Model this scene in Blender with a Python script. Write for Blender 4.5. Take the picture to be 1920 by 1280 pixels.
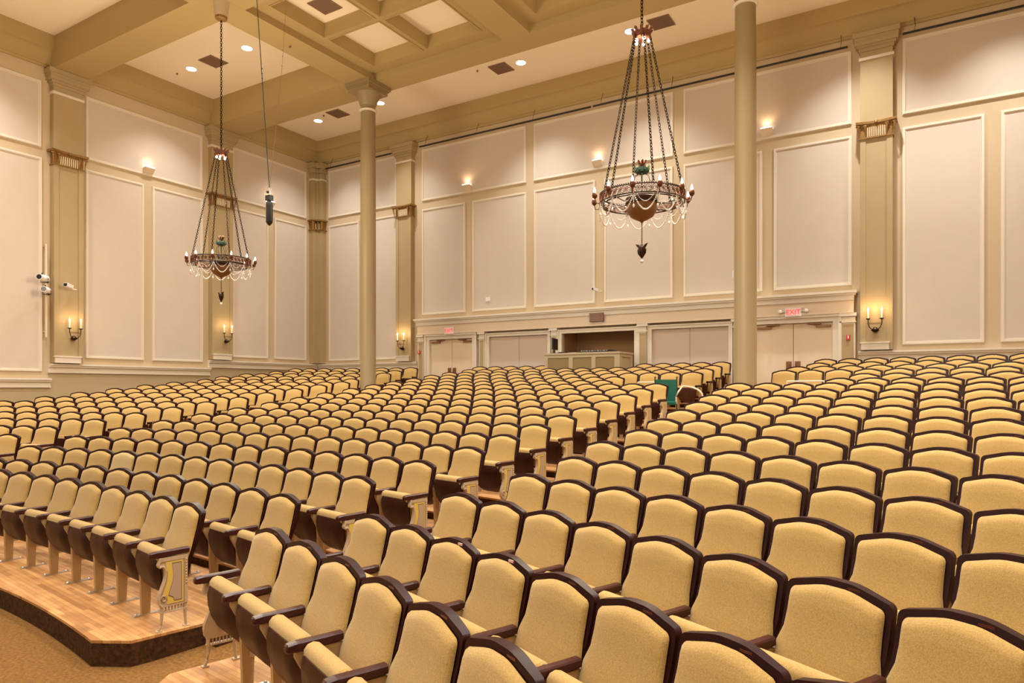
import bpy, math, random
import numpy as np
from math import sin, cos, pi, radians, sqrt, hypot, atan2, asin
from mathutils import Vector, Matrix

for o in list(bpy.data.objects):
    bpy.data.objects.remove(o, do_unlink=True)
SC = bpy.context.scene
COL = SC.collection
random.seed(4)

# ------------------------------------------------------------------ camera
CZ = 2.18                       # eye height above the front floor
TH = 0.5483                     # the view turns this far from the hall's long axis
F = 1287.56                     # focal length in pixels of a 1920 wide frame
cam_d = bpy.data.cameras.new('camera')
cam = bpy.data.objects.new('camera', cam_d)
COL.objects.link(cam)
cam.location = (0, 0, CZ)
cam.rotation_euler = (radians(90), 0, TH)
cam_d.sensor_width = 36.0
cam_d.lens = 36.0 * F / 1920
cam_d.shift_y = 87.0 / 1920
cam_d.clip_end = 200
SC.camera = cam

# ------------------------------------------------------------------ world and exposure
w = bpy.data.worlds.new('world')
SC.world = w
w.use_nodes = True
w.node_tree.nodes['Background'].inputs[0].default_value = (1.0, 0.92, 0.76, 1)
w.node_tree.nodes['Background'].inputs[1].default_value = 1.7
vs = SC.view_settings
vs.view_transform = 'Standard'
vs.look = 'None'
vs.gamma = 1.0
vs.use_curve_mapping = False
vs.exposure = -1.52

WARM = (1.0, 0.99, 0.97)


def lamp(name, kind, loc, power, color=WARM, rot=(0, 0, 0), size=0.1, spot=None, blend=0.5):
    d = bpy.data.lights.new(name, kind)
    d.energy = power
    d.color = color
    if kind == 'AREA':
        d.size = size
    else:
        d.shadow_soft_size = size
    if kind == 'SPOT':
        d.spot_size = spot
        d.spot_blend = blend
    o = bpy.data.objects.new(name, d)
    o.location = loc
    o.rotation_euler = rot
    COL.objects.link(o)
    return o


ZF, ZS, ZC, ZCF = CZ + 9.75, CZ + 8.87, CZ + 9.05, CZ + 9.40
XL, XR, YB, YF = -21.05, 3.53, 19.5, -6.0
AX = -8.76
# recessed lights: (x, y, ceiling height)
DOWN = [(-16.76, 12.85, ZF), (-19.3, 12.8, ZF), (-19.1, 17.7, ZF), (-16.1, 17.7, ZF), (-10.5, 17.7, ZF),
        (-7.02, 17.7, ZF), (-1.5, 17.7, ZF), (1.6, 17.7, ZF), (-0.8, 12.85, ZF), (1.75, 12.85, ZF),
        (-19.3, 7.6, ZF), (-16.76, 7.6, ZF), (-0.8, 7.6, ZF), (1.75, 7.6, ZF),
        (-19.3, 2.6, ZF), (-16.76, 2.6, ZF), (-0.8, 2.6, ZF), (1.75, 2.6, ZF)]
for x, y, z in DOWN:
    lamp('downlight_and_fill_lamp', 'SPOT', (x, y, z - 0.03), 4100 if x < -15 else 5200, size=0.12, spot=radians(100), blend=0.95)
for x in (-12.6, -10.6, -6.9, -4.9):  # added fill spots in the small coffers, which hold no fixtures
    for y in (3.2, 7.8, 12.0):
        lamp('downlight_and_fill_lamp', 'SPOT', (x, y, ZCF - 0.03), 2100, size=0.15, spot=radians(110), blend=0.5)
# ceiling and wall fill: two at the chandeliers, two added over the front seats
for x, y in ((-3.78, 10.0), (-13.95, 10.0), (-3.78, 0.2), (-13.95, 0.2)):
    lamp('chandelier_fill_lamp', 'POINT', (x, y, CZ + 4.1), 1900 if y > 5 else 1500, color=(1.0, 0.87, 0.64), size=1.0)
# fill spots added unseen behind the camera, throwing onto the seats
for x in (-16, -12.4, -8.8, -5.2, -1.6):
    lamp('front_fill_lamp', 'SPOT', (x, -4.5, CZ + 7.6), 150, color=(1.0, 0.98, 0.95), rot=(radians(48), 0, 0), size=0.5, spot=radians(78), blend=0.8)


# ------------------------------------------------------------------ materials
def lin(c):
    return tuple(((v / 255) / 12.92 if v / 255 <= 0.04045 else ((v / 255 + 0.055) / 1.055) ** 2.4) for v in c)


# how deep each paint is, relative to its swatch
PAINTS = {k: .78 for k in ('wall_paint', 'panel_fabric', 'cream_trim_paint', 'olive_beige_paint', 'column_paint', 'wainscot_paint', 'ochre_carpet', 'beige_enamel', 'pale_enamel', 'counter_frame', 'counter_panel')}
PAINTS['ceiling_beam_paint'] = .68
PAINTS['olive_beige_paint'] = .68
PAINTS['column_paint'] = .60
PAINTS['cream_trim_paint'] = .9


def mat(name, c, rough=0.6, metal=0.0, noise=None, bump=None, emit=None, spec=0.5, sheen=0.0, trans=0.0):
    """noise=(scale, amount) varies the colour, bump=(scale, distance)."""
    m = bpy.data.materials.new(name)
    m.use_nodes = True
    nt = m.node_tree
    b = nt.nodes['Principled BSDF']
    c = lin(c)
    if name in PAINTS:
        c = tuple(v * PAINTS[name] for v in c)
    b.inputs['Base Color'].default_value = (*c, 1)
    b.inputs['Roughness'].default_value = rough
    b.inputs['Metallic'].default_value = metal
    b.inputs['Specular IOR Level'].default_value = spec
    b.inputs['Sheen Weight'].default_value = sheen
    b.inputs['Transmission Weight'].default_value = trans
    if emit:
        b.inputs['Emission Color'].default_value = (*emit[0], 1)
        b.inputs['Emission Strength'].default_value = emit[1]
    if noise or bump:
        tc = nt.nodes.new('ShaderNodeTexCoord')
    if noise:
        n = nt.nodes.new('ShaderNodeTexNoise')
        n.inputs['Scale'].default_value = noise[0]
        n.inputs['Detail'].default_value = 3
        nt.links.new(tc.outputs['Object'], n.inputs['Vector'])
        r = nt.nodes.new('ShaderNodeValToRGB')
        a = noise[1]
        r.color_ramp.elements[0].position = 0.3
        r.color_ramp.elements[1].position = 0.7
        r.color_ramp.elements[0].color = (*[v * (1 - a) for v in c], 1)
        r.color_ramp.elements[1].color = (*[min(1, v * (1 + a)) for v in c], 1)
        nt.links.new(n.outputs['Fac'], r.inputs['Fac'])
        nt.links.new(r.outputs['Color'], b.inputs['Base Color'])
    if bump:
        n2 = nt.nodes.new('ShaderNodeTexNoise')
        n2.inputs['Scale'].default_value = bump[0]
        n2.inputs['Detail'].default_value = 4
        nt.links.new(tc.outputs['Object'], n2.inputs['Vector'])
        bp = nt.nodes.new('ShaderNodeBump')
        bp.inputs['Distance'].default_value = bump[1]
        bp.inputs['Strength'].default_value = 0.6
        nt.links.new(n2.outputs['Fac'], bp.inputs['Height'])
        nt.links.new(bp.outputs['Normal'], b.inputs['Normal'])
    return m


M = {}
M['fabric'] = mat('gold_fabric', (181, 146, 84), 0.9, noise=(190, 0.22), bump=(420, 0.002), sheen=0.25, spec=0.2)
M['fabric_pale'] = mat('paler_gold_fabric', (190, 162, 108), 0.9, noise=(190, 0.12), bump=(420, 0.002), sheen=0.25, spec=0.2)
M['wood_dark'] = mat('maroon_stained_wood', (42, 10, 8), 0.4, noise=(14, 0.25), spec=0.22)
M['armwood'] = mat('reddish_arm_wood', (62, 24, 19), 0.34, noise=(14, 0.2), spec=0.4)
M['shell'] = mat('brown_seat_shell', (58, 27, 14), 0.45, noise=(9, 0.2), spec=0.25)
M['metal_beige'] = mat('beige_enamel', (196, 160, 112), 0.45, noise=(20, 0.04))
M['metal_pale'] = mat('pale_enamel', (218, 190, 155), 0.38)
M['inlay_yellow'] = mat('yellow_enamel', (222, 192, 96), 0.45)
M['inlay_grey'] = mat('mauve_grey_enamel', (186, 160, 134), 0.5)
M['outline'] = mat('brown_outline', (88, 52, 26), 0.5)
M['steel'] = mat('bright_steel', (205, 200, 196), 0.3, metal=0.8)
M['paint'] = mat('wall_paint', (219, 195, 158), 0.75, noise=(1.2, 0.02))
M['panel'] = mat('panel_fabric', (229, 212, 194), 0.9, noise=(3, 0.015), bump=(300, 0.001))
M['trim'] = mat('cream_trim_paint', (232, 219, 200), 0.5)
M['pilaster'] = mat('olive_beige_paint', (204, 178, 131), 0.7, noise=(1.5, 0.03))
M['column'] = mat('column_paint', (184, 158, 114), 0.45)
M['ceil_flat'] = mat('ceiling_flat_paint', (244, 230, 204), 0.85)
M['ceil_beam'] = mat('ceiling_beam_paint', (206, 177, 118), 0.8)
M['wainscot'] = mat('wainscot_paint', (200, 178, 140), 0.7)
M['fasciapale'] = mat('pale_rose_paint', (226, 206, 182), 0.6)
M['lilac'] = mat('grey_rose_fabric', (206, 186, 170), 0.9, bump=(300, 0.001))
M['door'] = mat('door_paint', (228, 208, 180), 0.5)
M['alcove'] = mat('alcove_brown', (168, 128, 88), 0.8)
M['gilt'] = mat('aged_gilt', (150, 112, 62), 0.4, metal=0.55, noise=(30, 0.3), bump=(60, 0.01))
M['gilt_pale'] = mat('pale_gilt', (232, 216, 180), 0.3, metal=0.3)
M['black'] = mat('black_metal', (26, 24, 24), 0.45)
M['blackplastic'] = mat('black_plastic', (22, 22, 26), 0.3)
M['white'] = mat('white_plastic', (235, 230, 228), 0.4)
M['red'] = mat('red_plastic', (190, 28, 26), 0.4)
M['exitred'] = mat('exit_letters', (210, 30, 50), 0.4, emit=((1, 0.05, 0.08), 1.4))
M['exitface'] = mat('exit_face', (245, 200, 195), 0.4, emit=((1, 0.45, 0.4), 0.5))
M['vent'] = mat('vent_grille', (142, 112, 88), 0.6)
M['ventdark'] = mat('vent_slot', (112, 86, 66), 0.7)
M['lens'] = mat('lamp_lens', (255, 250, 240), 0.4, emit=((1, 0.93, 0.85), 14))
M['bulb'] = mat('candle_bulb', (255, 235, 210), 0.3, emit=((1, 0.78, 0.58), 22))
M['candle'] = mat('candle_sleeve', (240, 226, 200), 0.4, emit=((1, 0.75, 0.5), 0.25))
M['bronze'] = mat('dark_bronze', (58, 40, 30), 0.35, metal=0.7, noise=(40, 0.3))
M['copper'] = mat('copper_fretwork', (104, 62, 44), 0.35, metal=0.75, noise=(50, 0.35))
M['amber'] = mat('amber_bowl', (118, 78, 36), 0.4, metal=0.3, noise=(6, 0.15))
M['verdigris'] = mat('verdigris_leaf', (42, 66, 52), 0.5, metal=0.4, noise=(30, 0.3))
M['chain'] = mat('blackened_chain', (26, 18, 15), 1.0, spec=0.05)
M['crystal'] = mat('crystal', (238, 232, 226), 0.08, spec=1.0, trans=0.35)
M['green'] = mat('green_vinyl', (22, 92, 74), 0.4, noise=(8, 0.1))
M['plaque'] = mat('plaque_brown', (110, 66, 44), 0.4)
M['plaquetxt'] = mat('plaque_lettering', (158, 116, 92), 0.4)
M['closer'] = mat('door_closer_bronze', (136, 94, 62), 0.4, metal=0.3)
M['screen'] = mat('dark_screen', (34, 30, 32), 0.25)
M['counter'] = mat('counter_panel', (168, 140, 92), 0.7)
M['counterframe'] = mat('counter_frame', (214, 192, 154), 0.55)
M['glassblack'] = mat('lens_glass', (38, 30, 28), 0.2)
M['tag'] = mat('pink_tag', (226, 176, 168), 0.5)
M['plate'] = mat('seat_plate', (92, 44, 34), 0.3)


def wood_floor():
    m = bpy.data.materials.new('oak_strip_floor')
    m.use_nodes = True
    nt = m.node_tree
    b = nt.nodes['Principled BSDF']
    tc = nt.nodes.new('ShaderNodeTexCoord')
    mp = nt.nodes.new('ShaderNodeMapping')
    mp.inputs['Rotation'].default_value = (0, 0, radians(8))
    br = nt.nodes.new('ShaderNodeTexBrick')
    br.inputs['Color1'].default_value = (*lin((212, 156, 96)), 1)
    br.inputs['Color2'].default_value = (*lin((166, 110, 60)), 1)
    br.inputs['Mortar'].default_value = (*lin((140, 90, 48)), 1)
    br.inputs['Scale'].default_value = 1.0
    br.inputs['Mortar Size'].default_value = 0.0012
    br.inputs['Bias'].default_value = -0.25
    br.inputs['Brick Width'].default_value = 0.62
    br.inputs['Row Height'].default_value = 0.045
    br.offset = 0.37
    n = nt.nodes.new('ShaderNodeTexNoise')
    n.inputs['Scale'].default_value = 5
    n.inputs['Detail'].default_value = 5
    mx = nt.nodes.new('ShaderNodeMix')
    mx.data_type = 'RGBA'
    mx.blend_type = 'OVERLAY'
    mx.inputs[0].default_value = 0.5
    nt.links.new(tc.outputs['Object'], mp.inputs['Vector'])
    nt.links.new(mp.outputs['Vector'], br.inputs['Vector'])
    nt.links.new(mp.outputs['Vector'], n.inputs['Vector'])
    nt.links.new(br.outputs['Color'], mx.inputs[6])
    nt.links.new(n.outputs['Fac'], mx.inputs[7])
    nt.links.new(mx.outputs[2], b.inputs['Base Color'])
    b.inputs['Roughness'].default_value = 0.5
    return m


M['oak'] = wood_floor()
M['carpet'] = mat('ochre_carpet', (146, 104, 56), 0.95, noise=(38, 0.28), bump=(120, 0.01), spec=0.1)
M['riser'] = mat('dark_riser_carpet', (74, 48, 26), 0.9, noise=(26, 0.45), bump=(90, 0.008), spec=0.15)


# ------------------------------------------------------------------ mesh helpers
class MB:
    """collects shapes and links them as one mesh"""

    def __init__(s):
        s.v, s.f, s.m = [], [], []

    def add(s, verts, faces, mi=0):
        k = len(s.v)
        s.v += [tuple(p) for p in verts]
        s.f += [tuple(i + k for i in fc) for fc in faces]
        s.m += [mi] * len(faces)
        return s

    def box(s, x0, x1, y0, y1, z0, z1, mi=0):
        v = [(x, y, z) for z in (z0, z1) for x, y in ((x0, y0), (x1, y0), (x1, y1), (x0, y1))]
        return s.add(v, [(3, 2, 1, 0), (4, 5, 6, 7), (0, 1, 5, 4), (1, 2, 6, 5), (2, 3, 7, 6), (3, 0, 4, 7)], mi)

    def prism(s, pts, axis, a, b, mi=0):
        """polygon pts extruded along axis 'x','y' or 'z' from a to b; pts give the two other coordinates"""
        n = len(pts)
        mk = {'x': lambda p, t: (t, p[0], p[1]), 'y': lambda p, t: (p[0], t, p[1]), 'z': lambda p, t: (p[0], p[1], t)}[axis]
        v = [mk(p, a) for p in pts] + [mk(p, b) for p in pts]
        f = [tuple(range(n))[::-1], tuple(range(n, 2 * n))] + [(i, (i + 1) % n, n + (i + 1) % n, n + i) for i in range(n)]
        return s.add(v, f, mi)

    def lathe(s, prof, c=(0, 0, 0), n=20, mi=0):
        v, f = [], []
        for r, z in prof:
            for k in range(n):
                a = 2 * pi * k / n
                v.append((c[0] + r * cos(a), c[1] + r * sin(a), c[2] + z))
        for i in range(len(prof) - 1):
            for k in range(n):
                k2 = (k + 1) % n
                f.append((i * n + k, i * n + k2, (i + 1) * n + k2, (i + 1) * n + k))
        f.append(tuple(range(n))[::-1])
        f.append(tuple((len(prof) - 1) * n + k for k in range(n)))
        return s.add(v, f, mi)

    def tube(s, pts, r, n=8, mi=0, closed=False):
        pts = [Vector(p) for p in pts]
        rr = r if isinstance(r, (list, tuple)) else [r] * len(pts)
        v, f = [], []
        m = len(pts)
        up = Vector((0.13, 0.21, 0.97)).normalized()
        for i, p in enumerate(pts):
            if closed:
                t = pts[(i + 1) % m] - pts[i - 1]
            else:
                t = pts[min(i + 1, m - 1)] - pts[max(i - 1, 0)]
            t.normalize()
            a = t.cross(up)
            if a.length < 1e-3:
                a = t.cross(Vector((1, 0, 0)))
            a.normalize()
            b = t.cross(a)
            for k in range(n):
                q = 2 * pi * k / n
                v.append(p + (a * cos(q) + b * sin(q)) * rr[i])
        for i in range(m if closed else m - 1):
            j = (i + 1) % m
            for k in range(n):
                k2 = (k + 1) % n
                f.append((i * n + k, j * n + k, j * n + k2, i * n + k2))
        if not closed:
            f.append(tuple(range(n)))
            f.append(tuple((m - 1) * n + k for k in range(n))[::-1])
        return s.add(v, f, mi)

    def ball(s, c, r, n=10, mi=0, sz=1.0):
        pr = [(max(1e-4, r * sin(pi * i / 6)), -r * sz * cos(pi * i / 6)) for i in range(7)]
        return s.lathe(pr, c, n, mi)

    def grid(s, P, mi=0, flip=False):
        """P[i][j] points"""
        a, b = len(P), len(P[0])
        v = [p for row in P for p in row]
        f = []
        for i in range(a - 1):
            for j in range(b - 1):
                q = (i * b + j, i * b + j + 1, (i + 1) * b + j + 1, (i + 1) * b + j)
                f.append(q[::-1] if flip else q)
        return s.add(v, f, mi)

    def build(s, name, mats, parent=None, smooth=False, loc=None, rot=None):
        me = bpy.data.meshes.new(name)
        me.from_pydata(s.v, [], s.f)
        for m in (mats if isinstance(mats, (list, tuple)) else [mats]):
            me.materials.append(M[m])
        me.polygons.foreach_set('material_index', s.m)
        if smooth:
            me.polygons.foreach_set('use_smooth', [True] * len(me.polygons))
            if smooth != 'all':
                me.set_sharp_from_angle(angle=radians(38))
        me.update()
        o = bpy.data.objects.new(name, me)
        COL.objects.link(o)
        if parent is not None:
            o.parent = parent
        if loc:
            o.location = loc
        if rot:
            o.rotation_euler = rot
        return o


def tag(o, label, cat, group=None, kind=None):
    o['label'] = label
    o['category'] = cat
    if group:
        o['group'] = group
    if kind:
        o['kind'] = kind
    return o


def struct(o):
    o['kind'] = 'structure'
    return o


def empty(name, loc, rz=0.0):
    o = bpy.data.objects.new(name, None)
    o.empty_display_size = 0.1
    o.location = loc
    o.rotation_euler = (0, 0, rz)
    COL.objects.link(o)
    return o


def copy_tree(o, parent=None):
    c = o.copy()
    COL.objects.link(c)
    c.parent = parent
    for ch in o.children:
        copy_tree(ch, c)
    return c


def text(name, body, size, material, parent, loc, rot, ext=0.004):
    cu = bpy.data.curves.new(name, 'FONT')
    cu.body = body
    cu.size = size
    cu.extrude = ext
    cu.align_x = 'CENTER'
    cu.align_y = 'CENTER'
    t = bpy.data.objects.new(name + '_src', cu)
    COL.objects.link(t)
    me = bpy.data.meshes.new_from_object(t)
    bpy.data.objects.remove(t, do_unlink=True)
    me.materials.clear()
    me.materials.append(M[material])
    o = bpy.data.objects.new(name, me)
    o.location = loc
    o.rotation_euler = rot
    o.parent = parent
    COL.objects.link(o)
    return o


# ------------------------------------------------------------------ seating geometry
ca, sa = cos(TH), sin(TH)
CCX, CCY = -13.97, -6.096                       # arc centre, measured across and along the view
SX, SY = CCX * ca - CCY * sa, CCX * sa + CCY * ca  # same in hall axes
K = [1.005, 0.995, .901, .802, .704, .603, .502, .404, .301, .203, .101, -.002, -.102, -.19, -.283, -.388, -.487, -.587, -.70]
SEAT_H = 0.975
RAD = [16.47 + .8116 * i for i in range(19)]
LEV = [CZ - k - SEAT_H for k in K]
LEV[0] = LEV[1] = CZ - 1.0 - SEAT_H
RAD_ = RAD + [RAD[-1] + .8116]


def floor_z(r):
    return float(np.interp(r, [16.1, 17.1] + RAD[2:] + [31.9], [0, 0.06] + [l - 0.14 for l in LEV[2:]] + [LEV[-1]]))


def hall(r, b):
    return SX + r * sin(b), SY + r * cos(b)


# floor
nx, ny = 100, 104
P = []
for i in range(nx + 1):
    x = XL + (XR - XL) * i / nx
    P.append([(x, YF + (YB + 1.8 - YF) * j / ny, floor_z(hypot(x - SX, YF + (YB + 1.8 - YF) * j / ny - SY))) for j in range(ny + 1)])
struct(MB().grid(P, flip=True).build('floor', 'carpet', smooth='all'))


# seat rows: (section, row, [angles])
def arc_n(a0, a1, r):
    return max(1, int(round((a1 - a0) * r / 0.555)) + 1)


CE = [.744, .753, .755, .754, .751, .742, .735, .728, .722, .716, .710, .705, .701, .635, .631, .688, .685, .681, .678]
CF = [.352, .352, .361, .358, .360, .366, .372, .379, .386, .391, .396, .402, .406, .410, .414, .418, .423, .431, .429]
RF = [.8399, .841, .8455, .8451, .8373, .8219, .8192, .8079, .798, .790, .781, .773, .767, .824, .828, .762, .761, .766, .762]
LE = [2 * TH - v for v in RF[:3]] + [.273, .269, .282, .291, .300, .308, .318, .324, .333, .340, .347, .339, .337, .344, .342, .347]
SIDE = [asin(min(1, 10.66 / r)) for r in RAD]
rows = []      # section, row index, list of beta
for i in range(19):
    r = RAD[i]
    for sec, a0, a1 in (('left', -SIDE[i], LE[i] - TH), ('centre', CF[i] - TH, CE[i] - TH), ('right', RF[i] - TH, SIDE[i])):
        n = arc_n(a0, a1, r)
        if sec == 'right':
            bs = [a0 + k * .555 / r for k in range(n)]
        elif sec == 'left':
            bs = [a1 - k * .555 / r for k in range(n)][::-1]
        else:
            bs = [a0 + (a1 - a0) * k / (n - 1) for k in range(n)]
        if sec == 'centre' and i == 18:
            for part in (([b for b in bs if hall(r, b)[0] < -9.95]), ([b for b in bs if hall(r, b)[0] > -7.0])):
                rows.append((sec, i, part))
            continue
        rows.append((sec, i, bs))


# platforms under the rows
def platform(sec):
    mb = MB()
    rr = sorted([q for q in rows if q[0] == sec], key=lambda q: q[1])
    ext = {}
    for _, i, bs in rr:
        lo, hi = min(bs), max(bs)
        if i in ext:
            lo, hi = min(lo, ext[i][0]), max(hi, ext[i][1])
        ext[i] = (lo, hi)
    for i in range(19):
        lo, hi = ext[i][0] - .34 / RAD[i], ext[i][1] + .34 / RAD[i]
        if sec == 'centre' and i in (13, 14):
            hi = ext[12][1] + .34 / RAD[12]
        if sec == 'right' and i in (13, 14):
            lo = ext[12][0] - .34 / RAD[12]
        r0, r1 = RAD[i] - .80, RAD_[i + 1] - .80
        z = LEV[i]
        n = 40
        A, B, base, base2 = [], [], [], []
        for k in range(n + 1):
            b = lo + (hi - lo) * k / n
            ra = r0
            if i == 0:
                e = min(b - lo, hi - b) * RAD[0]
                ra = r0 + max(0, .21 * (1 - e / .25))
            A.append((*hall(ra, b), z))
            B.append((*hall(r1, b), z))
        if i == 0:
            # sharp chamfer points at both ends
            for idx, b in ((1, lo + .25 / RAD[0]), (n - 1, hi - .25 / RAD[0])):
                A[idx] = (*hall(r0, b), z)
                B[idx] = (*hall(r1, b), z)
        dz = lambda p: (p[0], p[1], floor_z(hypot(p[0] - SX, p[1] - SY)) - .03)
        lowA = [(p[0], p[1], (LEV[i - 1] if i > 0 else -0.01)) for p in A]
        mb.grid([A, B], 0)
        lip = [(p[0], p[1], z - .022) for p in A]
        mb.grid([A, lip], 0, flip=True)
        mb.grid([lip, [(p[0], p[1], min(q[2], dz(p)[2])) for p, q in zip(A, lowA)]], 1, flip=True)
        for s in (0, n):
            mb.add([A[s], B[s], (B[s][0], B[s][1], z - .022), (A[s][0], A[s][1], z - .022)], [(0, 1, 2, 3) if s else (3, 2, 1, 0)], 0)
            mb.add([(A[s][0], A[s][1], z - .022), (B[s][0], B[s][1], z - .022), dz(B[s]), dz(A[s])], [(0, 1, 2, 3) if s else (3, 2, 1, 0)], 1)
        mb.grid([B, [dz(p) for p in B]], 1)
    return struct(mb.build('floor_platform_' + sec, ['oak', 'riser']))


for s_ in ('left', 'centre', 'right'):
    platform(s_)


# ------------------------------------------------------------------ the folding chair
US = [-1, -.992, -.97, -.93, -.90, -.7, -.45, -.3, -.18, 0, .18, .3, .45, .7, .90, .93, .97, .992, 1]


def sm(t):
    t = max(0, min(1, t))
    return t * t * (3 - 2 * t)


def bell(t):
    t = abs(t)
    if t < .10:
        return 1.0
    if t < .46:
        return 1 - 1.389 * (t - .10) ** 2 / .72
    return 1 - 1.389 * .18 - 1.389 * (t - .46)


def top_z(u, sh, pk, rnd=.024):
    t = abs(u)
    z = sh + (pk - sh) * bell(t)
    q = rnd / .25
    if t > 1 - q:
        z -= rnd * (1 - sqrt(max(0, 1 - ((t - 1 + q) / q) ** 2)))
    return z


def lean(z):
    return -(.97 - z) * .22 - .028 * sm((.78 - z) / .25)


def chair_parts(us=US, far=False):
    out = {}
    vv = [0, .02, .08, .2, .35, .5, .65, .8, .92, .98, 1] if not far else [0, .1, .4, .7, .93, 1]
    if far:
        us = [-1, -.93, -.7, -.3, 0, .3, .7, .93, 1]
    # backrest slab
    mb = MB()
    Fp, Bp = [], []
    for v in vv:
        rf, rb = [], []
        for u in us:
            z = .37 + (top_z(u, .921, .97) - .37) * v
            wd = .266 - .018 * sm((.72 - z) / .2)
            rf.append((u * wd, lean(z) - .006, z))
            rb.append((u * wd, lean(z) + .032 + .012 * (1 - u * u), z))
        Fp.append(rf)
        Bp.append(rb)
    mb.grid(Fp)
    mb.grid(Bp, flip=True)
    n = len(us)
    mb.grid([Bp[-1], Fp[-1]], flip=True)
    mb.grid([Fp[0], Bp[0]], flip=True)
    mb.grid([[r[0] for r in Bp], [r[0] for r in Fp]], flip=True)
    mb.grid([[r[-1] for r in Fp], [r[-1] for r in Bp]], flip=True)
    out['backrest'] = (mb, 'wood_dark')
    # back cushion
    mb = MB()
    Pn = []
    for v in vv:
        row = []
        for u in us:
            z = .395 + (top_z(u, .895, .942, .024) - .395) * v
            wd = .2385 + .026 * sm((.735 - z) / .10) - .012 * sm((.48 - z) / .09)
            e = sqrt(max(0, 1 - abs(u) ** 7)) * sqrt(max(0, 1 - abs(2 * v - 1) ** 12))
            y = lean(z) - .008 - .040 * e - .004
            row.append((u * wd, y, z))
        Pn.append(row)
    mb.grid(Pn)
    out['back_cushion'] = (mb, 'fabric')
    # seat shell, tipped up
    prof = [(y + .02, z) for y, z in [(-.392, .590), (-.406, .535), (-.402, .46), (-.384, .385), (-.35, .315), (-.30, .262), (-.25, .24)]]
    wdt = [.246, .247, .243, .228, .198, .155, .11]
    if far:
        prof, wdt = prof[::2], wdt[::2]
    mb = MB()
    A = [[(u * wq, y, z) for u in (-1, -.8, -.3, .3, .8, 1)] for (y, z), wq in zip(prof, wdt)]
    for r in A:
        for k in (0, 5):
            r[k] = (r[k][0], r[k][1] + .035, r[k][2] + .006)
    B = [[(x, y + .014, z + .006) for x, y, z in r] for r in A]
    mb.grid(A, flip=True)
    mb.grid(B)
    mb.grid([A[0], B[0]])
    mb.grid([B[-1], A[-1]])
    mb.grid([[r[0] for r in A], [r[0] for r in B]], flip=True)
    mb.grid([[r[-1] for r in B], [r[-1] for r in A]], flip=True)
    out['seat_shell'] = (mb, 'shell')
    # seat cushion
    pr = [(y + .02, z) for y, z in [(-.386, .582), (-.384, .618), (-.364, .642), (-.333, .650), (-.302, .640), (-.282, .612), (-.270, .54), (-.262, .44), (-.258, .33), (-.275, .29), (-.33, .32), (-.370, .395), (-.386, .48)]]
    if far:
        pr = [pr[0], pr[2], pr[4], pr[6], pr[9], pr[11]]
    cy, cz = -.305, .48
    mb = MB()
    rings = []
    for x, s in ((-.232, .72), (-.229, .88), (-.214, 1), (0, 1.012), (.214, 1), (.229, .88), (.232, .72)) if not far else ((-.238, .9), (-.22, 1), (.22, 1), (.238, .9)):
        rings.append([(x * (1 - .48 * sm((.52 - z) / .24)), cy + (y - cy) * s, cz + (z - cz) * (1 - (1 - s) * .35)) for y, z in pr])
    for a, b in zip(rings, rings[1:]):
        mb.grid([a + a[:1], b + b[:1]], flip=True)
    mb.add(rings[0], [tuple(range(len(pr)))])
    mb.add(rings[-1], [tuple(range(len(pr)))[::-1]])
    out['seat_cushion'] = (mb, 'fabric')
    return out


def arm_mb(x, far=False):
    mb = MB()
    secs = [(-.448, .017, .606, .638), (-.438, .025, .600, .646), (-.39, .028, .598, .652), (-.25, .027, .602, .652), (-.135, .027, .608, .654)]
    if far:
        secs = secs[1::3]
    R = []
    for y, h, z0, z1 in secs:
        c = .008
        R.append([(x - h, y, z0 + c), (x - h + c, y, z0), (x + h - c, y, z0), (x + h, y, z0 + c), (x + h, y, z1 - c), (x + h - c, y, z1), (x - h + c, y, z1), (x - h, y, z1 - c)])
    for a, b in zip(R, R[1:]):
        mb.grid([a + a[:1], b + b[:1]], flip=True)
    mb.add(R[0], [tuple(range(8))])
    mb.add(R[-1], [tuple(range(8))[::-1]])
    return mb


def post_mb(x):
    mb = MB()
    mb.prism([(-.320, .012), (-.252, .012), (-.240, .42), (-.115, .56), (-.115, .60), (-.395, .60), (-.395, .565), (-.335, .45)], 'x', x - .019, x + .019)
    return mb


def foot_mb(x):
    mb = MB()
    mb.box(x - .022, x + .022, -.385, -.145, 0, .012)
    for y in (-.365, -.165):
        mb.lathe([(.013, 0), (.013, .008), (.006, .014)], (x, y, .010), 8)
    return mb


def hinge_mb(x0):
    """rounded hinge plates on both sides of the folded seat"""
    mb = MB()
    for s in (-1, 1):
        x = x0 + s * .247
        pts = [(-.235 + .042 * cos(a), .31 + .055 * sin(a)) for a in [pi * k / 8 for k in range(9)]] + [(-.277, .215), (-.193, .215)]
        mb.prism(pts, 'x', x - .006, x + .006)
        mb.lathe([(.012, -.01), (.012, .01)], (x, -.235, .30), 8)
    return mb


def end_outline():
    pts = [(-.12, .595), (-.12, .20)]
    curve = [(-.40, .20), (-.425, .225), (-.432, .265), (-.42, .31), (-.395, .355), (-.372, .40), (-.36, .445), (-.362, .49), (-.378, .52), (-.40, .53),
             (-.425, .522), (-.435, .54), (-.425, .565), (-.41, .595)]
    return pts + curve


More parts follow.
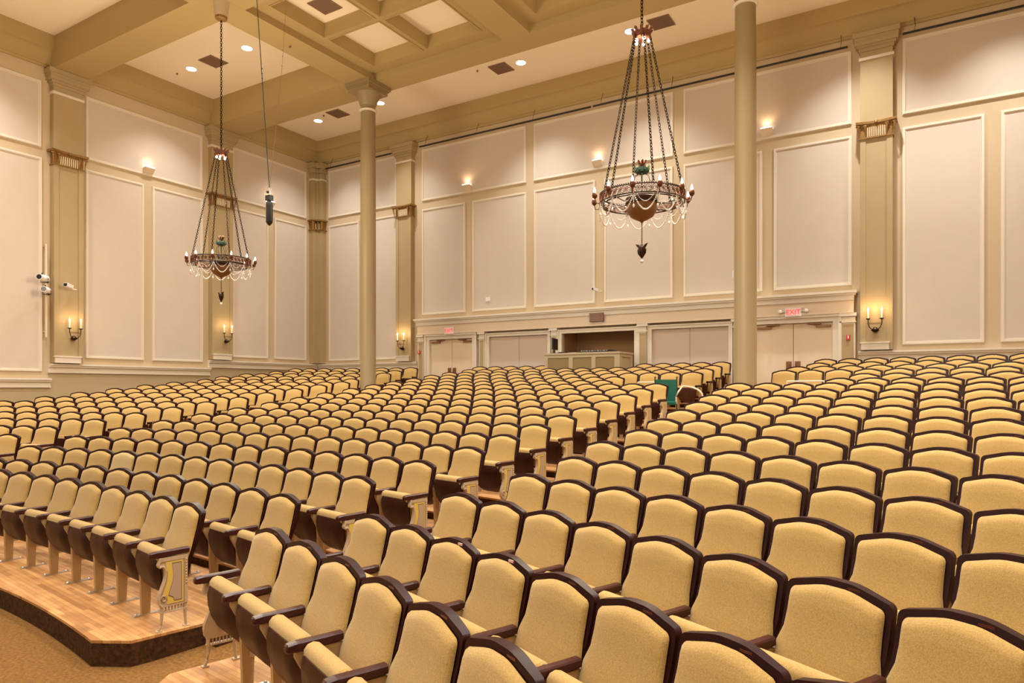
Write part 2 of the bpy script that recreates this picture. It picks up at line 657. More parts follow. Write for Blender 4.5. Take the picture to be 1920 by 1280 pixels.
def end_standard(x, out, parent):
    """decorated aisle end; out=+1/-1 is the side that shows"""
    mb = MB()
    mb.prism(end_outline(), 'x', x - .014, x + .014)
    # raised border on the outer side: scroll rim, scroll and vertical moulding
    xo = x + out * .014
    a, b = sorted((xo, xo + out * .010))
    rim = end_outline()[2:]
    for p, q in zip(rim, rim[1:]):
        mb.tube([(xo + out * .002, p[0] + .012, p[1]), (xo + out * .002, q[0] + .012, q[1])], .012, 6)
    sp = [(xo + out * .004, -.372 + (.012 + .020 * t) * cos(2.2 * pi * t + 2.4), .262 + (.010 + .022 * t) * sin(2.2 * pi * t + 2.4)) for t in [k / 14 for k in range(15)]]
    mb.tube(sp, .007, 6)
    mb.box(a, b, -.155, -.122, .20, .595)
    for k in range(9):
        mb.ball((xo + out * .012, -.138, .56 - k * .024), .008, 6)
    mb.box(min(xo, xo + out * .006), max(xo, xo + out * .006), -.42, -.12, .565, .597)
    mb.box(x - .017, x + .017, -.405, -.12, .196, .206)
    mb.box(x - .017, x + .017, -.405, -.12, .146, .156)
    # openwork band
    for k in range(8):
        y = -.385 + k * .033
        mb.tube([(x, y, .156), (x, y + .016, .196)], .004, 5)
        mb.tube([(x, y + .016, .156), (x, y, .196)], .004, 5)
        mb.ball((x, y + .008, .176), .009, 6)
    # legs
    for y, dy in ((-.385, -.03), (-.14, .012)):
        mb.tube([(x, y, .15), (x, y, .10), (x, y + dy * .3, .05), (x, y + dy, .012)], [.018, .015, .013, .014], 8)
        mb.tube([(x, y, .206), (x, y, .148)], .019, 8)
        mb.box(x - .022, x + .022, y + dy - .03, y + dy + .03, 0, .010)
    fit = lambda b: setattr(b, 'v', [(p[0], -.385 + (p[1] + .432) * .753, p[2]) for p in b.v])
    fit(mb)
    o = mb.build('end_standard', 'metal_pale', parent, smooth=True)
    # yellow inlay with grey field
    y_in = [(-.165, .56), (-.165, .215), (-.34, .215), (-.33, .25), (-.345, .285), (-.385, .29), (-.372, .33), (-.35, .375), (-.335, .42), (-.333, .47), (-.345, .51), (-.355, .56)]
    m2 = MB().prism(y_in, 'x', *sorted((xo - out * .002, xo + out * .004)))
    fit(m2)
    yo = m2.build('yellow_inlay', 'inlay_yellow', o)
    yo['label'] = 'yellow painted inlay'
    g_in = [(-.185, .545), (-.185, .235), (-.262, .235), (-.275, .265), (-.325, .285), (-.30, .35), (-.275, .41), (-.27, .46), (-.285, .545)]
    gc = [sum(p[k] for p in g_in) / len(g_in) for k in (0, 1)]
    m3 = MB().prism(g_in, 'x', *sorted((xo, xo + out * .0060)))
    m3.m = [1] * len(m3.m)
    g2 = [(gc[0] + (p[0] - gc[0]) * .93, gc[1] + (p[1] - gc[1]) * .965) for p in g_in]
    m3.prism(g2, 'x', *sorted((xo, xo + out * .0078)), mi=0)
    fit(m3)
    go = m3.build('grey_field', ['inlay_grey', 'outline'], o)
    go['label'] = 'grey field with a thin brown outline'
    return o


def make_chair(left_end, right_end):
    root = empty('auditorium_chair', (0, 0, 0))
    for nm, (mb, mt) in chair_parts().items():
        mb.build(nm, mt, root, smooth=True if nm != 'back_cushion' else 'all')
    hinge_mb(0).build('hinge_bracket', 'metal_pale', root)
    arm_mb(.2775).build('armrest', 'armwood', root, smooth=True)
    if right_end:
        end_standard(.285, 1, root)
    else:
        p = post_mb(.2775).build('standard', 'metal_beige', root)
        foot_mb(.2775).build('floor_bracket', 'steel', p)
    if left_end:
        arm_mb(-.2775).build('armrest', 'armwood', root, smooth=True)
        end_standard(-.285, -1, root)
    pl = MB().box(.05, .11, -.012, 0.02, .952, .962).build('seat_plate', 'plate', root)
    pl.location = (0, 0.0, -.009)
    return root


def in_frame(x, y, z, mx=60):
    cx, cy = x * ca + y * sa, -x * sa + y * ca
    if cy < 0.5:
        return False
    px, py = 960 + F * cx / cy, 727 - F * (z - CZ) / cy
    return -mx < px < 1920 + mx and -mx < py < 1280 + mx


ORD = ['', 'first', 'second', 'third', 'fourth', 'fifth', 'sixth', 'seventh', 'eighth', 'ninth', 'tenth', 'eleventh', 'twelfth', 'thirteenth',
       'fourteenth', 'fifteenth', 'sixteenth', 'seventeenth', 'eighteenth', 'nineteenth', 'twentieth', 'twenty-first', 'twenty-second', 'twenty-third']
spots = []
for sec, i, bs in rows:
    r, n = RAD[i], len(bs)
    for k, b in enumerate(bs):
        x, y = hall(r, b)
        z = LEV[i]
        vis = any(in_frame(x + dx, y + dy, z + h, 5) for dx in (-.28, .28) for dy in (0, -.4) for h in (.1, .5, .95))
        if not vis or -x * sa + y * ca < 1.0:
            continue
        d = hypot(x, y)
        # seats are counted from the aisle beside them
        if sec == 'left':
            idx, where = n - k, 'from the aisle'
        elif sec == 'right':
            idx, where = k + 1, 'from the aisle'
        else:
            idx, where = n - k, 'from the right aisle'
        if sec == 'centre' and i == 18:
            where = 'from the counter' if x < -9 else 'from the right aisle'
        spots.append((d, sec, i, k, n, idx, where, x, y, z, b))
spots.sort()
protos = {(a, c): None for a in (0, 1) for c in (0, 1)}
rowname = lambda i: 'front row' if i == 0 else ('back row' if i == 18 else ORD[i + 1] + ' row')
N_IND = 300
for q, (d, sec, i, k, n, idx, where, x, y, z, b) in enumerate(spots[:N_IND]):
    key = (1 if k == 0 else 0, 1 if k == n - 1 else 0)
    if protos[key] is None:
        protos[key] = o = make_chair(*key)
    else:
        o = copy_tree(protos[key])
    o.location = (x, y, z)
    o.rotation_euler = (0, 0, -b)
    if idx == 1:
        lab = f'gold aisle seat with ornate end, {rowname(i)} of {sec} block, first {where}'
    elif sec == 'right' and i == 1 and k in (2, 3):
        lab = f'gold seat with a pink tag on its top rail, second row, {ORD[idx]} from aisle'
    else:
        lab = f'gold folding seat, {rowname(i)} of the {sec} block, {ORD[idx]} {where}'
    if sec == 'centre' and i == 2 and k == 4:
        for ch in o.children:
            if ch.name.startswith('back_cushion'):
                ch.data = ch.data.copy()
                ch.data.materials[0] = M['fabric_pale']
        lab = 'folding seat with a paler back than its neighbours, third row of the centre block'
    tag(o, lab, 'theatre seat', 'gold folding seats in curved rows')
    if sec == 'right' and i == 1 and k in (2, 3):
        MB().box(.055, .10, -.0165, .0, .948, .963).build('number_tag', 'tag', o, loc=(0, -.0, -.006))['label'] = 'small pink tag'

# every further seat
far_v, far_f, far_m = [], [], []
base = MB()
mats_far = ['wood_dark', 'fabric', 'shell', 'metal_beige']
for nm, (mb, mt) in chair_parts(far=True).items():
    mi = mats_far.index(mt)
    base.add(mb.v, mb.f, mi)
base.add(arm_mb(.2775, True).v, arm_mb(.2775, True).f, 0)
t_ = MB().box(.2585, .2965, -.24, -.15, 0, .60)
base.add(t_.v, t_.f, 3)
bv = np.array(base.v)
big = MB()
for (d, sec, i, k, n, idx, where, x, y, z, b) in spots[N_IND:]:
    R = np.array([[cos(-b), -sin(-b), 0], [sin(-b), cos(-b), 0], [0, 0, 1]])
    vv = bv @ R.T + [x, y, z]
    off = len(big.v)
    big.v += [tuple(p) for p in vv.tolist()]
    big.f += [tuple(j + off for j in fc) for fc in base.f]
    big.m += base.m
    if k == 0:
        t2 = MB().box(-.30, -.26, -.40, -.12, 0, .60)
        vv = np.array(t2.v) @ R.T + [x, y, z]
        big.add(vv.tolist(), t2.f, 3)
o = big.build('far_auditorium_seating', mats_far, smooth=True)
tag(o, 'rows of gold folding seats furthest from the stage, filling the back of the hall', 'theatre seats', kind='stuff')

# ------------------------------------------------------------------ walls
TOPW = CZ + 9.8


def wbox(mb, wall, a0, a1, z0, z1, d0, d1, mi=0):
    """box on a wall: a along the wall, z relative to the eye, d out of the wall"""
    if wall == 'b':
        mb.box(a0, a1, YB - d1, YB - d0, CZ + z0, CZ + z1, mi)
    else:
        mb.box(XL + d0, XL + d1, a0, a1, CZ + z0, CZ + z1, mi)
    return mb


# back wall with the alcove opening left out
OX0, OX1, OZ1 = -10.05, -7.50, 1.86
mb = MB()
mb.box(XL - .2, OX0, YB, YB + .2, -.2, TOPW)
mb.box(OX1, XR + .2, YB, YB + .2, -.2, TOPW)
mb.box(OX0, OX1, YB, YB + .2, CZ + OZ1, TOPW)
struct(mb.build('wall_back', 'paint'))
mb = MB()
mb.box(OX0 - .1, OX0, YB + .2, YB + 1.2, CZ - .4, CZ + OZ1 + .1)
mb.box(OX1, OX1 + .1, YB + .2, YB + 1.2, CZ - .4, CZ + OZ1 + .1)
mb.box(OX0 - .1, OX1 + .1, YB + 1.1, YB + 1.2, CZ - .4, CZ + OZ1 + .1)
mb.box(OX0 - .1, OX1 + .1, YB + .2, YB + 1.2, CZ + OZ1, CZ + OZ1 + .1)
struct(mb.build('wall_alcove', 'alcove'))
struct(MB().box(XL - .2, XL, YF, YB + .2, -.2, TOPW).build('wall_left', 'paint'))
struct(MB().box(XR, XR + .2, YF, YB + .2, -.2, TOPW).build('wall_right', 'paint'))

TN = [0]


def trim(mb, mats, smooth=False):
    TN[0] += 1
    return struct(mb.build(f'trim_{TN[0]}', mats, smooth=smooth))


def panel(wall, a0, a1, z0, z1, fieldmat='panel'):
    """raised moulding around a fabric covered field"""
    mb = MB()
    for w_, d in ((.085, .028), (.05, .05)):
        off = 0 if w_ == .085 else .0121
        A0, A1, Z0, Z1 = a0 + off, a1 - off, z0 + off, z1 - off
        wbox(mb, wall, A0, A1, Z0, Z0 + w_, 0, d)
        wbox(mb, wall, A0, A1, Z1 - w_, Z1, 0, d)
        wbox(mb, wall, A0, A0 + w_, Z0 + w_, Z1 - w_, 0, d)
        wbox(mb, wall, A1 - w_, A1, Z0 + w_, Z1 - w_, 0, d)
    t = trim(mb, 'trim')
    f = MB()
    wbox(f, wall, a0 + .07, a1 - .07, z0 + .07, z1 - .07, 0, .022)
    f.build('fabric_field', fieldmat, t)


for a0, a1 in ((-20.43, -16.9), (-15.71, -11.35), (-11.06, -6.4), (-6.10, -1.74), (-.61, 3.3)):
    panel('b', a0, a1, 6.73, 8.60)
for a0, a1 in ((-20.41, -18.78), (-18.48, -16.84), (-.61, 1.06), (1.37, 3.1)):
    panel('b', a0, a1, 1.06, 6.42)
for a0, a1 in ((-15.7, -13.79), (-13.5, -11.34), (-11.05, -8.88), (-8.58, -6.41), (-6.10, -3.92), (-3.63, -1.73)):
    panel('b', a0, a1, 2.62, 6.44)
for a0, a1 in ((5.7, 9.43), (10.59, 14.35), (15.49, 18.87)):
    panel('l', a0, a1, 6.66, 8.50)
for a0, a1, z0 in ((5.8, 7.45, .45), (7.75, 9.45, .45), (10.59, 12.33, .86), (12.6, 14.37, .86), (15.5, 17.05, 1.08), (17.33, 18.87, 1.08)):
    panel('l', a0, a1, z0, 6.38)

# chair rails and wainscot
def rail(wall, a0, a1, z, depth=.11):
    mb = MB()
    wbox(mb, wall, a0, a1, z - .05, z, 0, depth + .05)
    wbox(mb, wall, a0, a1, z - .10, z - .05, 0, depth + .02)
    wbox(mb, wall, a0, a1, z - .22, z - .10, 0, depth - .03)
    wbox(mb, wall, a0, a1, z - .26, z - .22, 0, depth)
    t = trim(mb, 'trim')
    g = MB()
    wbox(g, wall, a0 + .02, a1 - .02, -CZ - .1, z - .26, 0, depth - .05)
    g.build('wainscot', 'wainscot', t)


rail('l', 5.0, 9.64, .27)
rail('l', 9.60, 14.60, .68)
rail('l', 14.56, 19.42, .95)
rail('b', -20.95, -15.88, .95)
rail('b', -1.58, 3.5, .93)

# ceiling: flats, beams, coves
struct(MB().box(XL - .2, XR + .2, YF, YB + .2, ZF, ZF + .1).build('ceiling', 'ceil_flat'))
BN = lambda mb, m='ceil_beam': struct(mb.build('ceiling_beam', m))
for y0, y1 in ((14.54, 15.62), (9.62, 10.5), (4.6, 5.5), (-.4, .5)):
    mb = MB()
    if y0 > 14:
        mb.box(XL, -14.2, y0, y1, ZS, ZF)
        mb.box(-14.2, -3.3, 14.85, y1, ZS, ZF)
        mb.box(-3.3, XR, y0, y1, ZS, ZF)
    else:
        mb.box(XL, XR, y0, y1, ZS, ZF)
    BN(mb)
for x0, x1 in ((-14.6, -13.76), (-9.35, -8.56), (-3.77, -2.93)):
    BN(MB().box(x0, x1, YF, 15.0, ZS - .002, ZF - .001))
for x0, x1 in ((-13.76, -9.35), (-8.56, -3.77)):
    for y0, y1 in ((10.5, 14.85), (5.5, 9.62), (.5, 4.6)):
        mb = MB()
        xm, ym, h, e = (x0 + x1) / 2, (y0 + y1) / 2, .09, .40
        xs = [x0, x0 + e, xm - h, xm + h, x1 - e, x1]
        ys = [y0, y0 + e, ym - h, ym + h, y1 - e, y1]
        mb.box(xs[0], xs[1], y0, y1, ZC, ZCF)
        mb.box(xs[2], xs[3], y0, y1, ZC, ZCF)
        mb.box(xs[4], xs[5], y0, y1, ZC, ZCF)
        for a, b in ((1, 2), (3, 4)):
            for c, d in ((0, 1), (2, 3), (4, 5)):
                mb.box(xs[a], xs[b], ys[c], ys[d], ZC, ZCF)
        # thin bead round each small coffer
        for a, b in ((1, 2), (3, 4)):
            for c, d in ((1, 2), (3, 4)):
                X0, X1, Y0, Y1 = xs[a], xs[b], ys[c], ys[d]
                for q in ((X0 - .03, X1 + .03, Y0 - .03, Y0), (X0 - .03, X1 + .03, Y1, Y1 + .03), (X0 - .03, X0, Y0, Y1), (X1, X1 + .03, Y0, Y1)):
                    mb.box(*q, ZC - .02, ZC)
        co = BN(mb)
        f = MB().box(x0 + .01, x1 - .01, y0 + .01, y1 - .01, ZCF, ZCF + .05).build('coffer_flat', 'ceil_flat', co)
# cornice cove along the walls
def cove_profile(sg):
    pts = [(0, ZF), (.33, ZF), (.33, ZF - .42)]
    for k in range(1, 9):
        a = k / 8 * pi / 2
        pts.append((.33 - .20 * sin(a), ZF - .42 - .36 * (1 - cos(a))))
    pts += [(.13, ZS + .09), (.09, ZS + .08), (.06, ZS + .035), (0, ZS + .035)]
    return pts


mb = MB().prism([(YB - d, z) for d, z in cove_profile(1)], 'x', XL, XR)
trim(mb, 'ceil_beam', smooth=True)
mb = MB().prism([(XL + d, z) for d, z in cove_profile(1)], 'y', YF, YB)
trim(mb, 'ceil_beam', smooth=True)
mb = MB().prism([(XR - d, z) for d, z in cove_profile(1)], 'y', YF, YB)
trim(mb, 'ceil_beam', smooth=True)

# ------------------------------------------------------------------ pilasters
def capital_mb(w, d):
    """gilded capital for a pilaster of width w and depth d; local x along the wall, y out of the wall (negative)"""
    mb = MB()
    h0, h1 = 0.0, .42
    mb.box(-w / 2 - .02, w / 2 + .02, -d - .03, 0, 0, .035, 0)
    mb.box(-w / 2 + .01, w / 2 - .01, -d - .005, 0, .035, .36, 0)
    # concave abacus
    pts = []
    for k in range(13):
        t = -1 + k / 6
        pts.append((t * (w / 2 + .09), -d - .03 - .09 * t * t))
    pts = [(w / 2 + .09, 0)] + pts[::-1] + [(-w / 2 - .09, 0)]
    mb.prism(pts, 'z', .36, .42, 0)
    # volutes
    for sx in (-1, 1):
        for x, y in ((sx * (w / 2 + .045), -d - .07), (sx * (w / 2 - .12), -d - .045)):
            sp = [(x + (.012 + .03 * t) * cos(3 * pi * t), y, .30 + (.012 + .03 * t) * sin(3 * pi * t)) for t in [j / 12 for j in range(13)]]
            mb.tube(sp, .016, 6, 0)
            mb.tube([(x, y, .28), (x * .97, y + .02, .18), (x * .95, y + .035, .05)], [.03, .022, .012], 6, 0)
    mb.ball((0, -d - .06, .37), .035, 8, 0)
    # pale upright leaves
    n = 9
    for k in range(n):
        x = -w / 2 + .17 + (w - .34) * k / (n - 1)
        mb.tube([(x, -d - .012, .035), (x, -d - .022, .16), (x, -d - .034, .27)], [.014, .018, .013], 6, 1)
    return mb


def pilaster(x, y, rz, width, label, zbase, corner=False):
    """standing on the wall; local +x along the wall, local -y into the room"""
    t = empty('pilaster', (x, y, CZ), rz)
    d = .20
    mb = MB()
    w = width
    mb.box(-w / 2, w / 2, -d, 0, zbase, 6.22)
    for sx in (-1, 1):       # raised edge strips
        a, b = sorted((sx * (w / 2 - .004), sx * (w / 2 - .13)))
        mb.box(a, b, -d - .022, -d, zbase, 6.22)
    mb.build('shaft', 'pilaster', t)
    cap = capital_mb(w, d + .02).build('capital', ['gilt', 'gilt_pale'], t, smooth=True, loc=(0, 0, 6.22))
    cap['label'] = 'gilded capital with scrolls and pale leaves'
    up = MB()
    up.box(-w / 2, w / 2, -d, 0, 6.64, 8.45)
    prof = [(0, 8.42), (.03, 8.45), (.03, 8.50), (.07, 8.56), (.12, 8.66), (.13, 8.74), (.16, 8.76), (.16, 8.86)]
    for (e0, z0), (e1, z1) in zip(prof, prof[1:]):
        if z1 > z0:
            e = e1
            up.box(-w / 2 - e, w / 2 + e, -d - e, 0, z0, z1)
    up.build('upper_shaft', 'pilaster', t)
    MB().box(-w / 2 - .03, w / 2 + .03, -d - .03, 0, 8.20, 8.27).build('band', 'trim', t)
    mb = MB()
    mb.box(-w / 2 + .02, w / 2 - .08, -d - .05, -d, zbase, zbase + .16)
    mb.box(-w / 2, w / 2 - .06, -d - .065, -d, zbase + .16, zbase + .20)
    mb.build('plinth', 'trim', t)
    return tag(t, label, 'pilaster', 'wall pilasters with gilded capitals')


pilaster(XL, 10.05, pi / 2, .78, 'left wall pilaster with gilded capital, behind the two white spotlights and white camera', .70)
pilaster(XL, 15.0, pi / 2, .82, 'left wall pilaster with gilded capital, behind the smaller hanging chandelier', .97)
pilaster(-16.42, YB, 0, .72, 'back wall pilaster with gilded capital, between the white column and the left exit door', .97)
pilaster(-1.17, YB, 0, .72, 'back wall pilaster with gilded capital, right of the right-hand exit door', .95)
# corner: two half pilasters meeting
t = empty('pilaster', (XL, YB, CZ), 0)
mb = MB()
mb.box(0, .46, -.22, 0, .97, 6.22)
mb.box(0, .22, -.46, 0, .97, 6.22)
mb.box(0, .30, -.30, 0, .97, 6.22)
mb.build('shaft', 'pilaster', t)
mb = MB()
for (a, b, c, d) in ((0, .50, -.26, 0), (0, .26, -.50, 0), (0, .34, -.34, 0)):
    mb.box(a, b, c, d, 6.22, 6.26)
    mb.box(a, b + .05, c - .05, d, 6.58, 6.64)
    mb.box(a, b - .04, c + .04, d, 6.26, 6.58)
for x, y in ((.42, -.23), (.30, -.28), (.23, -.42), (.50, -.25), (.25, -.50)):
    mb.tube([(x, y, 6.27), (x + .005, y - .01, 6.42), (x + .02, y - .02, 6.56)], [.02, .025, .035], 6, 0)
for x, y in ((.36, -.27), (.27, -.36)):
    mb.tube([(x, y, 6.27), (x, y, 6.50)], [.018, .014], 6, 1)
mb.build('capital', ['gilt', 'gilt_pale'], t, smooth=True)
mb = MB()
for (a, b, c, d) in ((0, .46, -.22, 0), (0, .22, -.46, 0), (0, .30, -.30, 0)):
    mb.box(a, b, c, d, 6.64, 8.5)
    mb.box(a, b + .06, c - .06, d, 8.5, 8.66)
    mb.box(a, b + .14, c - .14, d, 8.66, 8.86)
mb.build('upper_shaft', 'pilaster', t)
mb = MB()
for (a, b, c, d) in ((0, .49, -.25, 0), (0, .25, -.49, 0), (0, .33, -.33, 0)):
    mb.box(a, b, c, d, 8.20, 8.27)
mb.build('band', 'trim', t)
tag(t, 'folded double pilaster with gilded capital standing in the far corner of the hall', 'pilaster')

# ------------------------------------------------------------------ columns
def column(x, y, label):
    fz = floor_z(hypot(x - SX, y - SY))
    t = empty('column', (x, y, fz))
    H = ZS - fz
    R = .228
    MB().lathe([(R + .05, 0), (R + .05, .10), (R + .02, .14), (R, .18), (R, H * .4), (R - .008, H * .75), (R - .018, H - .30)], n=40).build('shaft', 'column', t, smooth=True)
    MB().lathe([(R - .02, 0), (R + .025, .01), (R + .035, .035), (R + .025, .06), (R - .02, .07)], (0, 0, CZ + 8.08 - fz), n=40).build('ring', 'trim', t, smooth=True)
    mb = MB()
    mb.lathe([(R - .02, H - .62), (R + .0, H - .60), (R + .05, H - .46), (R + .11, H - .34), (R + .14, H - .26)], n=40)
    mb.box(-.40, .40, -.40, .40, H - .26, H - .16)
    mb.box(-.43, .43, -.43, .43, H - .16, H - .12)
    mb.box(-.47, .47, -.47, .47, H - .12, H - .003)
    mb.build('capital', 'column', t, smooth=True)
    return tag(t, label, 'column', 'tall round columns')


column(-14.13, 15.02, 'tall smooth beige round column at the left aisle, in front of the folded corner')
column(-3.37, 15.02, 'tall smooth beige round column in front of the right-hand exit door')

# ------------------------------------------------------------------ frontispiece with doors on the back wall
mb = MB()
xa, xb = -15.86, -1.6
wbox(mb, 'b', xa, xb, 2.40, 2.46, 0, .34)
wbox(mb, 'b', xa + .03, xb - .03, 2.35, 2.40, 0, .30)
wbox(mb, 'b', xa + .07, xb - .07, 2.22, 2.35, 0, .25)
trim(mb, 'trim')
mb = MB()
wbox(mb, 'b', xa + .08, xb - .08, 1.93, 2.22, 0, .20)
wbox(mb, 'b', xa + .08, xb - .08, 1.90, 1.93, 0, .24)
trim(mb, 'fasciapale')
# small pilasters between the openings
for (p0, p1) in ((xa + .08, -15.52), (-13.13, -12.90), (-10.38, -10.14), (-7.42, -7.14), (-4.68, -4.46), (-1.98, xb - .04)):
    mb = MB()
    wbox(mb, 'b', p0, p1, -.35, 1.90, 0, .17, 0)
    wbox(mb, 'b', p0 + .035, p1 - .035, -.2, 1.62, .17, .176, 1)
    wbox(mb, 'b', p0 - .02, p1 + .02, 1.66, 1.69, 0, .20, 0)
    wbox(mb, 'b', p0 - .03, p1 + .03, 1.82, 1.90, 0, .23, 0)
    trim(mb, ['trim', 'pilaster'])
# infill above the openings and cream frames
def framed(x0, x1, ztop, fieldmat, seam=True):
    mb = MB()
    wbox(mb, 'b', x0 - .09, x0, -.4, ztop, 0, .14)
    wbox(mb, 'b', x1, x1 + .09, -.4, ztop, 0, .14)
    wbox(mb, 'b', x0 - .09, x1 + .09, ztop, ztop + .08, 0, .14)
    wbox(mb, 'b', x0 - .14, x0 - .09, -.4, ztop + .08, 0, .17)
    wbox(mb, 'b', x1 + .09, x1 + .14, -.4, ztop + .08, 0, .17)
    wbox(mb, 'b', x0 - .14, x1 + .14, ztop + .08, ztop + .12, 0, .17)
    t = trim(mb, 'trim')
    if fieldmat:
        f = MB()
        xm = (x0 + x1) / 2
        wbox(f, 'b', x0, xm - .006, -.4, ztop, 0, .03)
        wbox(f, 'b', xm + .006, x1, -.4, ztop, 0, .03)
        f.build('fabric_field', fieldmat, t)
    return t


framed(-12.74, -10.50, 1.72, 'lilac')
framed(-7.02, -4.80, 1.72, 'lilac')
framed(OX0 + .06, OX1 - .06, 1.72, None)


def double_door(n, x0, x1, ztop):
    """leaves in a recess of the frontispiece, closers at the head"""
    fl = LEV[-1] - CZ
    mb = MB()
    wbox(mb, 'b', x0 - .13, x0, fl, ztop, 0, .16)
    wbox(mb, 'b', x1, x1 + .13, fl, ztop, 0, .16)
    wbox(mb, 'b', x0 - .13, x1 + .13, ztop, ztop + .12, 0, .16)
    wbox(mb, 'b', x0 - .20, x0 - .13, fl, ztop + .12, 0, .20)
    wbox(mb, 'b', x1 + .13, x1 + .20, fl, ztop + .12, 0, .20)
    wbox(mb, 'b', x0 - .20, x1 + .20, ztop + .12, ztop + .19, 0, .21)
    t = trim(mb, 'trim')
    xm = (x0 + x1) / 2
    root = bpy.data.objects.new(f'door_{n}', None)
    COL.objects.link(root)
    struct(root)
    for s, (a, b) in zip((-1, 1), ((x0, xm - .005), (xm + .005, x1))):
        f = MB()
        wbox(f, 'b', a + .004, b, fl + .01, ztop - .004, 0, .045)
        lf = f.build('door_leaf', 'door', root)
        c = MB()
        hx = a if s < 0 else b       # hinge side
        q0, q1 = sorted((hx - s * .06, hx - s * .42))
        wbox(c, 'b', q0, q1, ztop - .13, ztop - .07, .045, .10)
        q0, q1 = sorted((hx - s * .30, hx - s * .62))
        wbox(c, 'b', q0, q1, ztop - .045, ztop - .02, .06, .14)
        c.tube([(hx - s * .24, YB - .08, CZ + ztop - .08), (hx - s * .60, YB - .12, CZ + ztop - .035)], .012, 6)
        c.build('door_closer', 'closer', lf)
        h = MB()
        q0, q1 = sorted((xm + s * .04, xm + s * .18))
        wbox(h, 'b', q0, q1, fl + .66, fl + .98, .045, .058)
        hx2 = xm + s * .08
        h.tube([(hx2, YB - .06, CZ + fl + .72), (hx2, YB - .11, CZ + fl + .74), (hx2, YB - .11, CZ + fl + .90), (hx2, YB - .06, CZ + fl + .92)], .011, 6)
        h.build('door_pull', 'closer', lf)
    return root


double_door(1, -15.27, -13.42, 1.71)
double_door(2, -4.10, -2.16, 1.71)

# ------------------------------------------------------------------ exit signs, alarms, plaque, small devices
def exit_sign(x, z, wide, label):
    t = empty('exit_sign', (x, YB - .25, CZ + z))
    MB().box(-.20, .20, -.0, .05, -.115, .115).build('housing', 'white', t)
    MB().box(-.165, .165, -.006, 0, -.085, .085).build('face', 'exitface', t)
    text('lettering', 'EXIT', .175, 'exitred', t, (0, -.009, -.004), (radians(90), 0, 0), .002)
    if wide:
        for s in (-1, 1):
            m = MB()
            m.tube([(s * .19, .025, .02), (s * .27, .02, .02)], .016, 8)
            m.lathe([(.035, -.035), (.052, -.02), (.055, .03), (.03, .045)], (s * .32, -.0, .02), 14)
            m.build('emergency_lamp', 'white', t, smooth=True)
    return tag(t, label, 'exit sign', 'lit exit signs over the doors')


exit_sign(-14.33, 1.99, False, 'small red EXIT sign over the left double door')
exit_sign(-3.10, 1.99, True, 'red EXIT sign with two white emergency lamps over the right double door')


def alarm(x, z, label):
    t = empty('fire_alarm', (x, YB - .18, CZ + z))
    MB().box(-.045, .045, -.03, 0, -.065, .065).build('housing', 'red', t)
    MB().box(-.012, .012, -.034, -.03, -.03, .05).build('strobe', 'white', t)
    return tag(t, label, 'fire alarm', 'red fire alarms beside the doors')


alarm(-15.70, 1.28, 'small red fire alarm left of the left double door')
alarm(-1.80, 1.28, 'small red fire alarm right of the right double door')

t = empty('plaque', (-8.72, YB - .30, CZ + 2.155))
MB().box(-.23, .23, 0, .06, -.13, .13).build('board', 'plaque', t)
mb = MB()
for s in (-1, 1):
    mb.box(-.20, .20, -.004, 0, s * .095 - .004, s * .095 + .004)
    mb.box(s * .195 - .004, s * .195 + .004, -.004, 0, -.095, .095)
for z, hw in ((.055, .09), (.005, .14), (-.04, .12)):
    for k in range(7):
        x = -hw + 2 * hw * k / 6
        mb.box(x - .008, x + .006, -.004, 0, z - .012, z + .012)
mb.build('border_and_lettering', 'plaquetxt', t)
tag(t, 'small brown plaque under the ledge above the control alcove', 'plaque')

tag(MB().box(-.09, .09, -.03, 0, -.07, .07).build('wall_box', 'white', loc=(-12.84, YB - .022, CZ + 3.01)), 'small square white box on a lower wall panel above the left door', 'wall box')
tag(MB().box(-.012, .012, -.02, 0, -.09, .09).build('wall_bracket', 'white', loc=(-4.70, YB - .022, CZ + 3.15)), 'tiny white upright bracket on the panel beside the right column', 'bracket')


def uplight(x, y, z, rz, label, glow):
    """small wall-wash fixture"""
    t = empty('wall_uplight', (x, y, z), rz)
    mb = MB()
    mb.prism([(-.02, -.16), (0, -.16), (0, .02), (-.16, .05), (-.20, .02), (-.12, -.06)], 'x', -.15, .15)
    mb.build('housing', 'fasciapale', t)
    MB().prism([(-.01, .03), (-.16, .065), (-.17, .052), (-.01, .015)], 'x', -.14, .14).build('lens', 'lens', t)
    a = (sin(rz), -cos(rz))
    lamp('uplight_lamp', 'SPOT', (x + a[0] * .12, y + a[1] * .12, z + .12), glow, color=(1, .62, .32), rot=(radians(180), 0, 0), size=.06, spot=radians(150), blend=.8)
    return tag(t, label, 'wall light', 'small lit wall uplights')


uplight(XL, 12.45, CZ + 6.86, pi / 2, 'lit wall light on the left wall, between the first two pilasters', 15)
uplight(XL, 17.1, CZ + 6.86, pi / 2, 'lit wall light on the left wall behind the black hanging microphone', 15)
uplight(-13.69, YB, CZ + 6.95, 0, 'lit wall light on the back wall above the left exit door', 28)
uplight(-8.77, YB, CZ + 6.95, 0, 'lit wall light on the back wall beside the large chandelier', 28)
uplight(-3.80, YB, CZ + 6.95, 0, 'lit wall light on the back wall just right of the right column', 28)


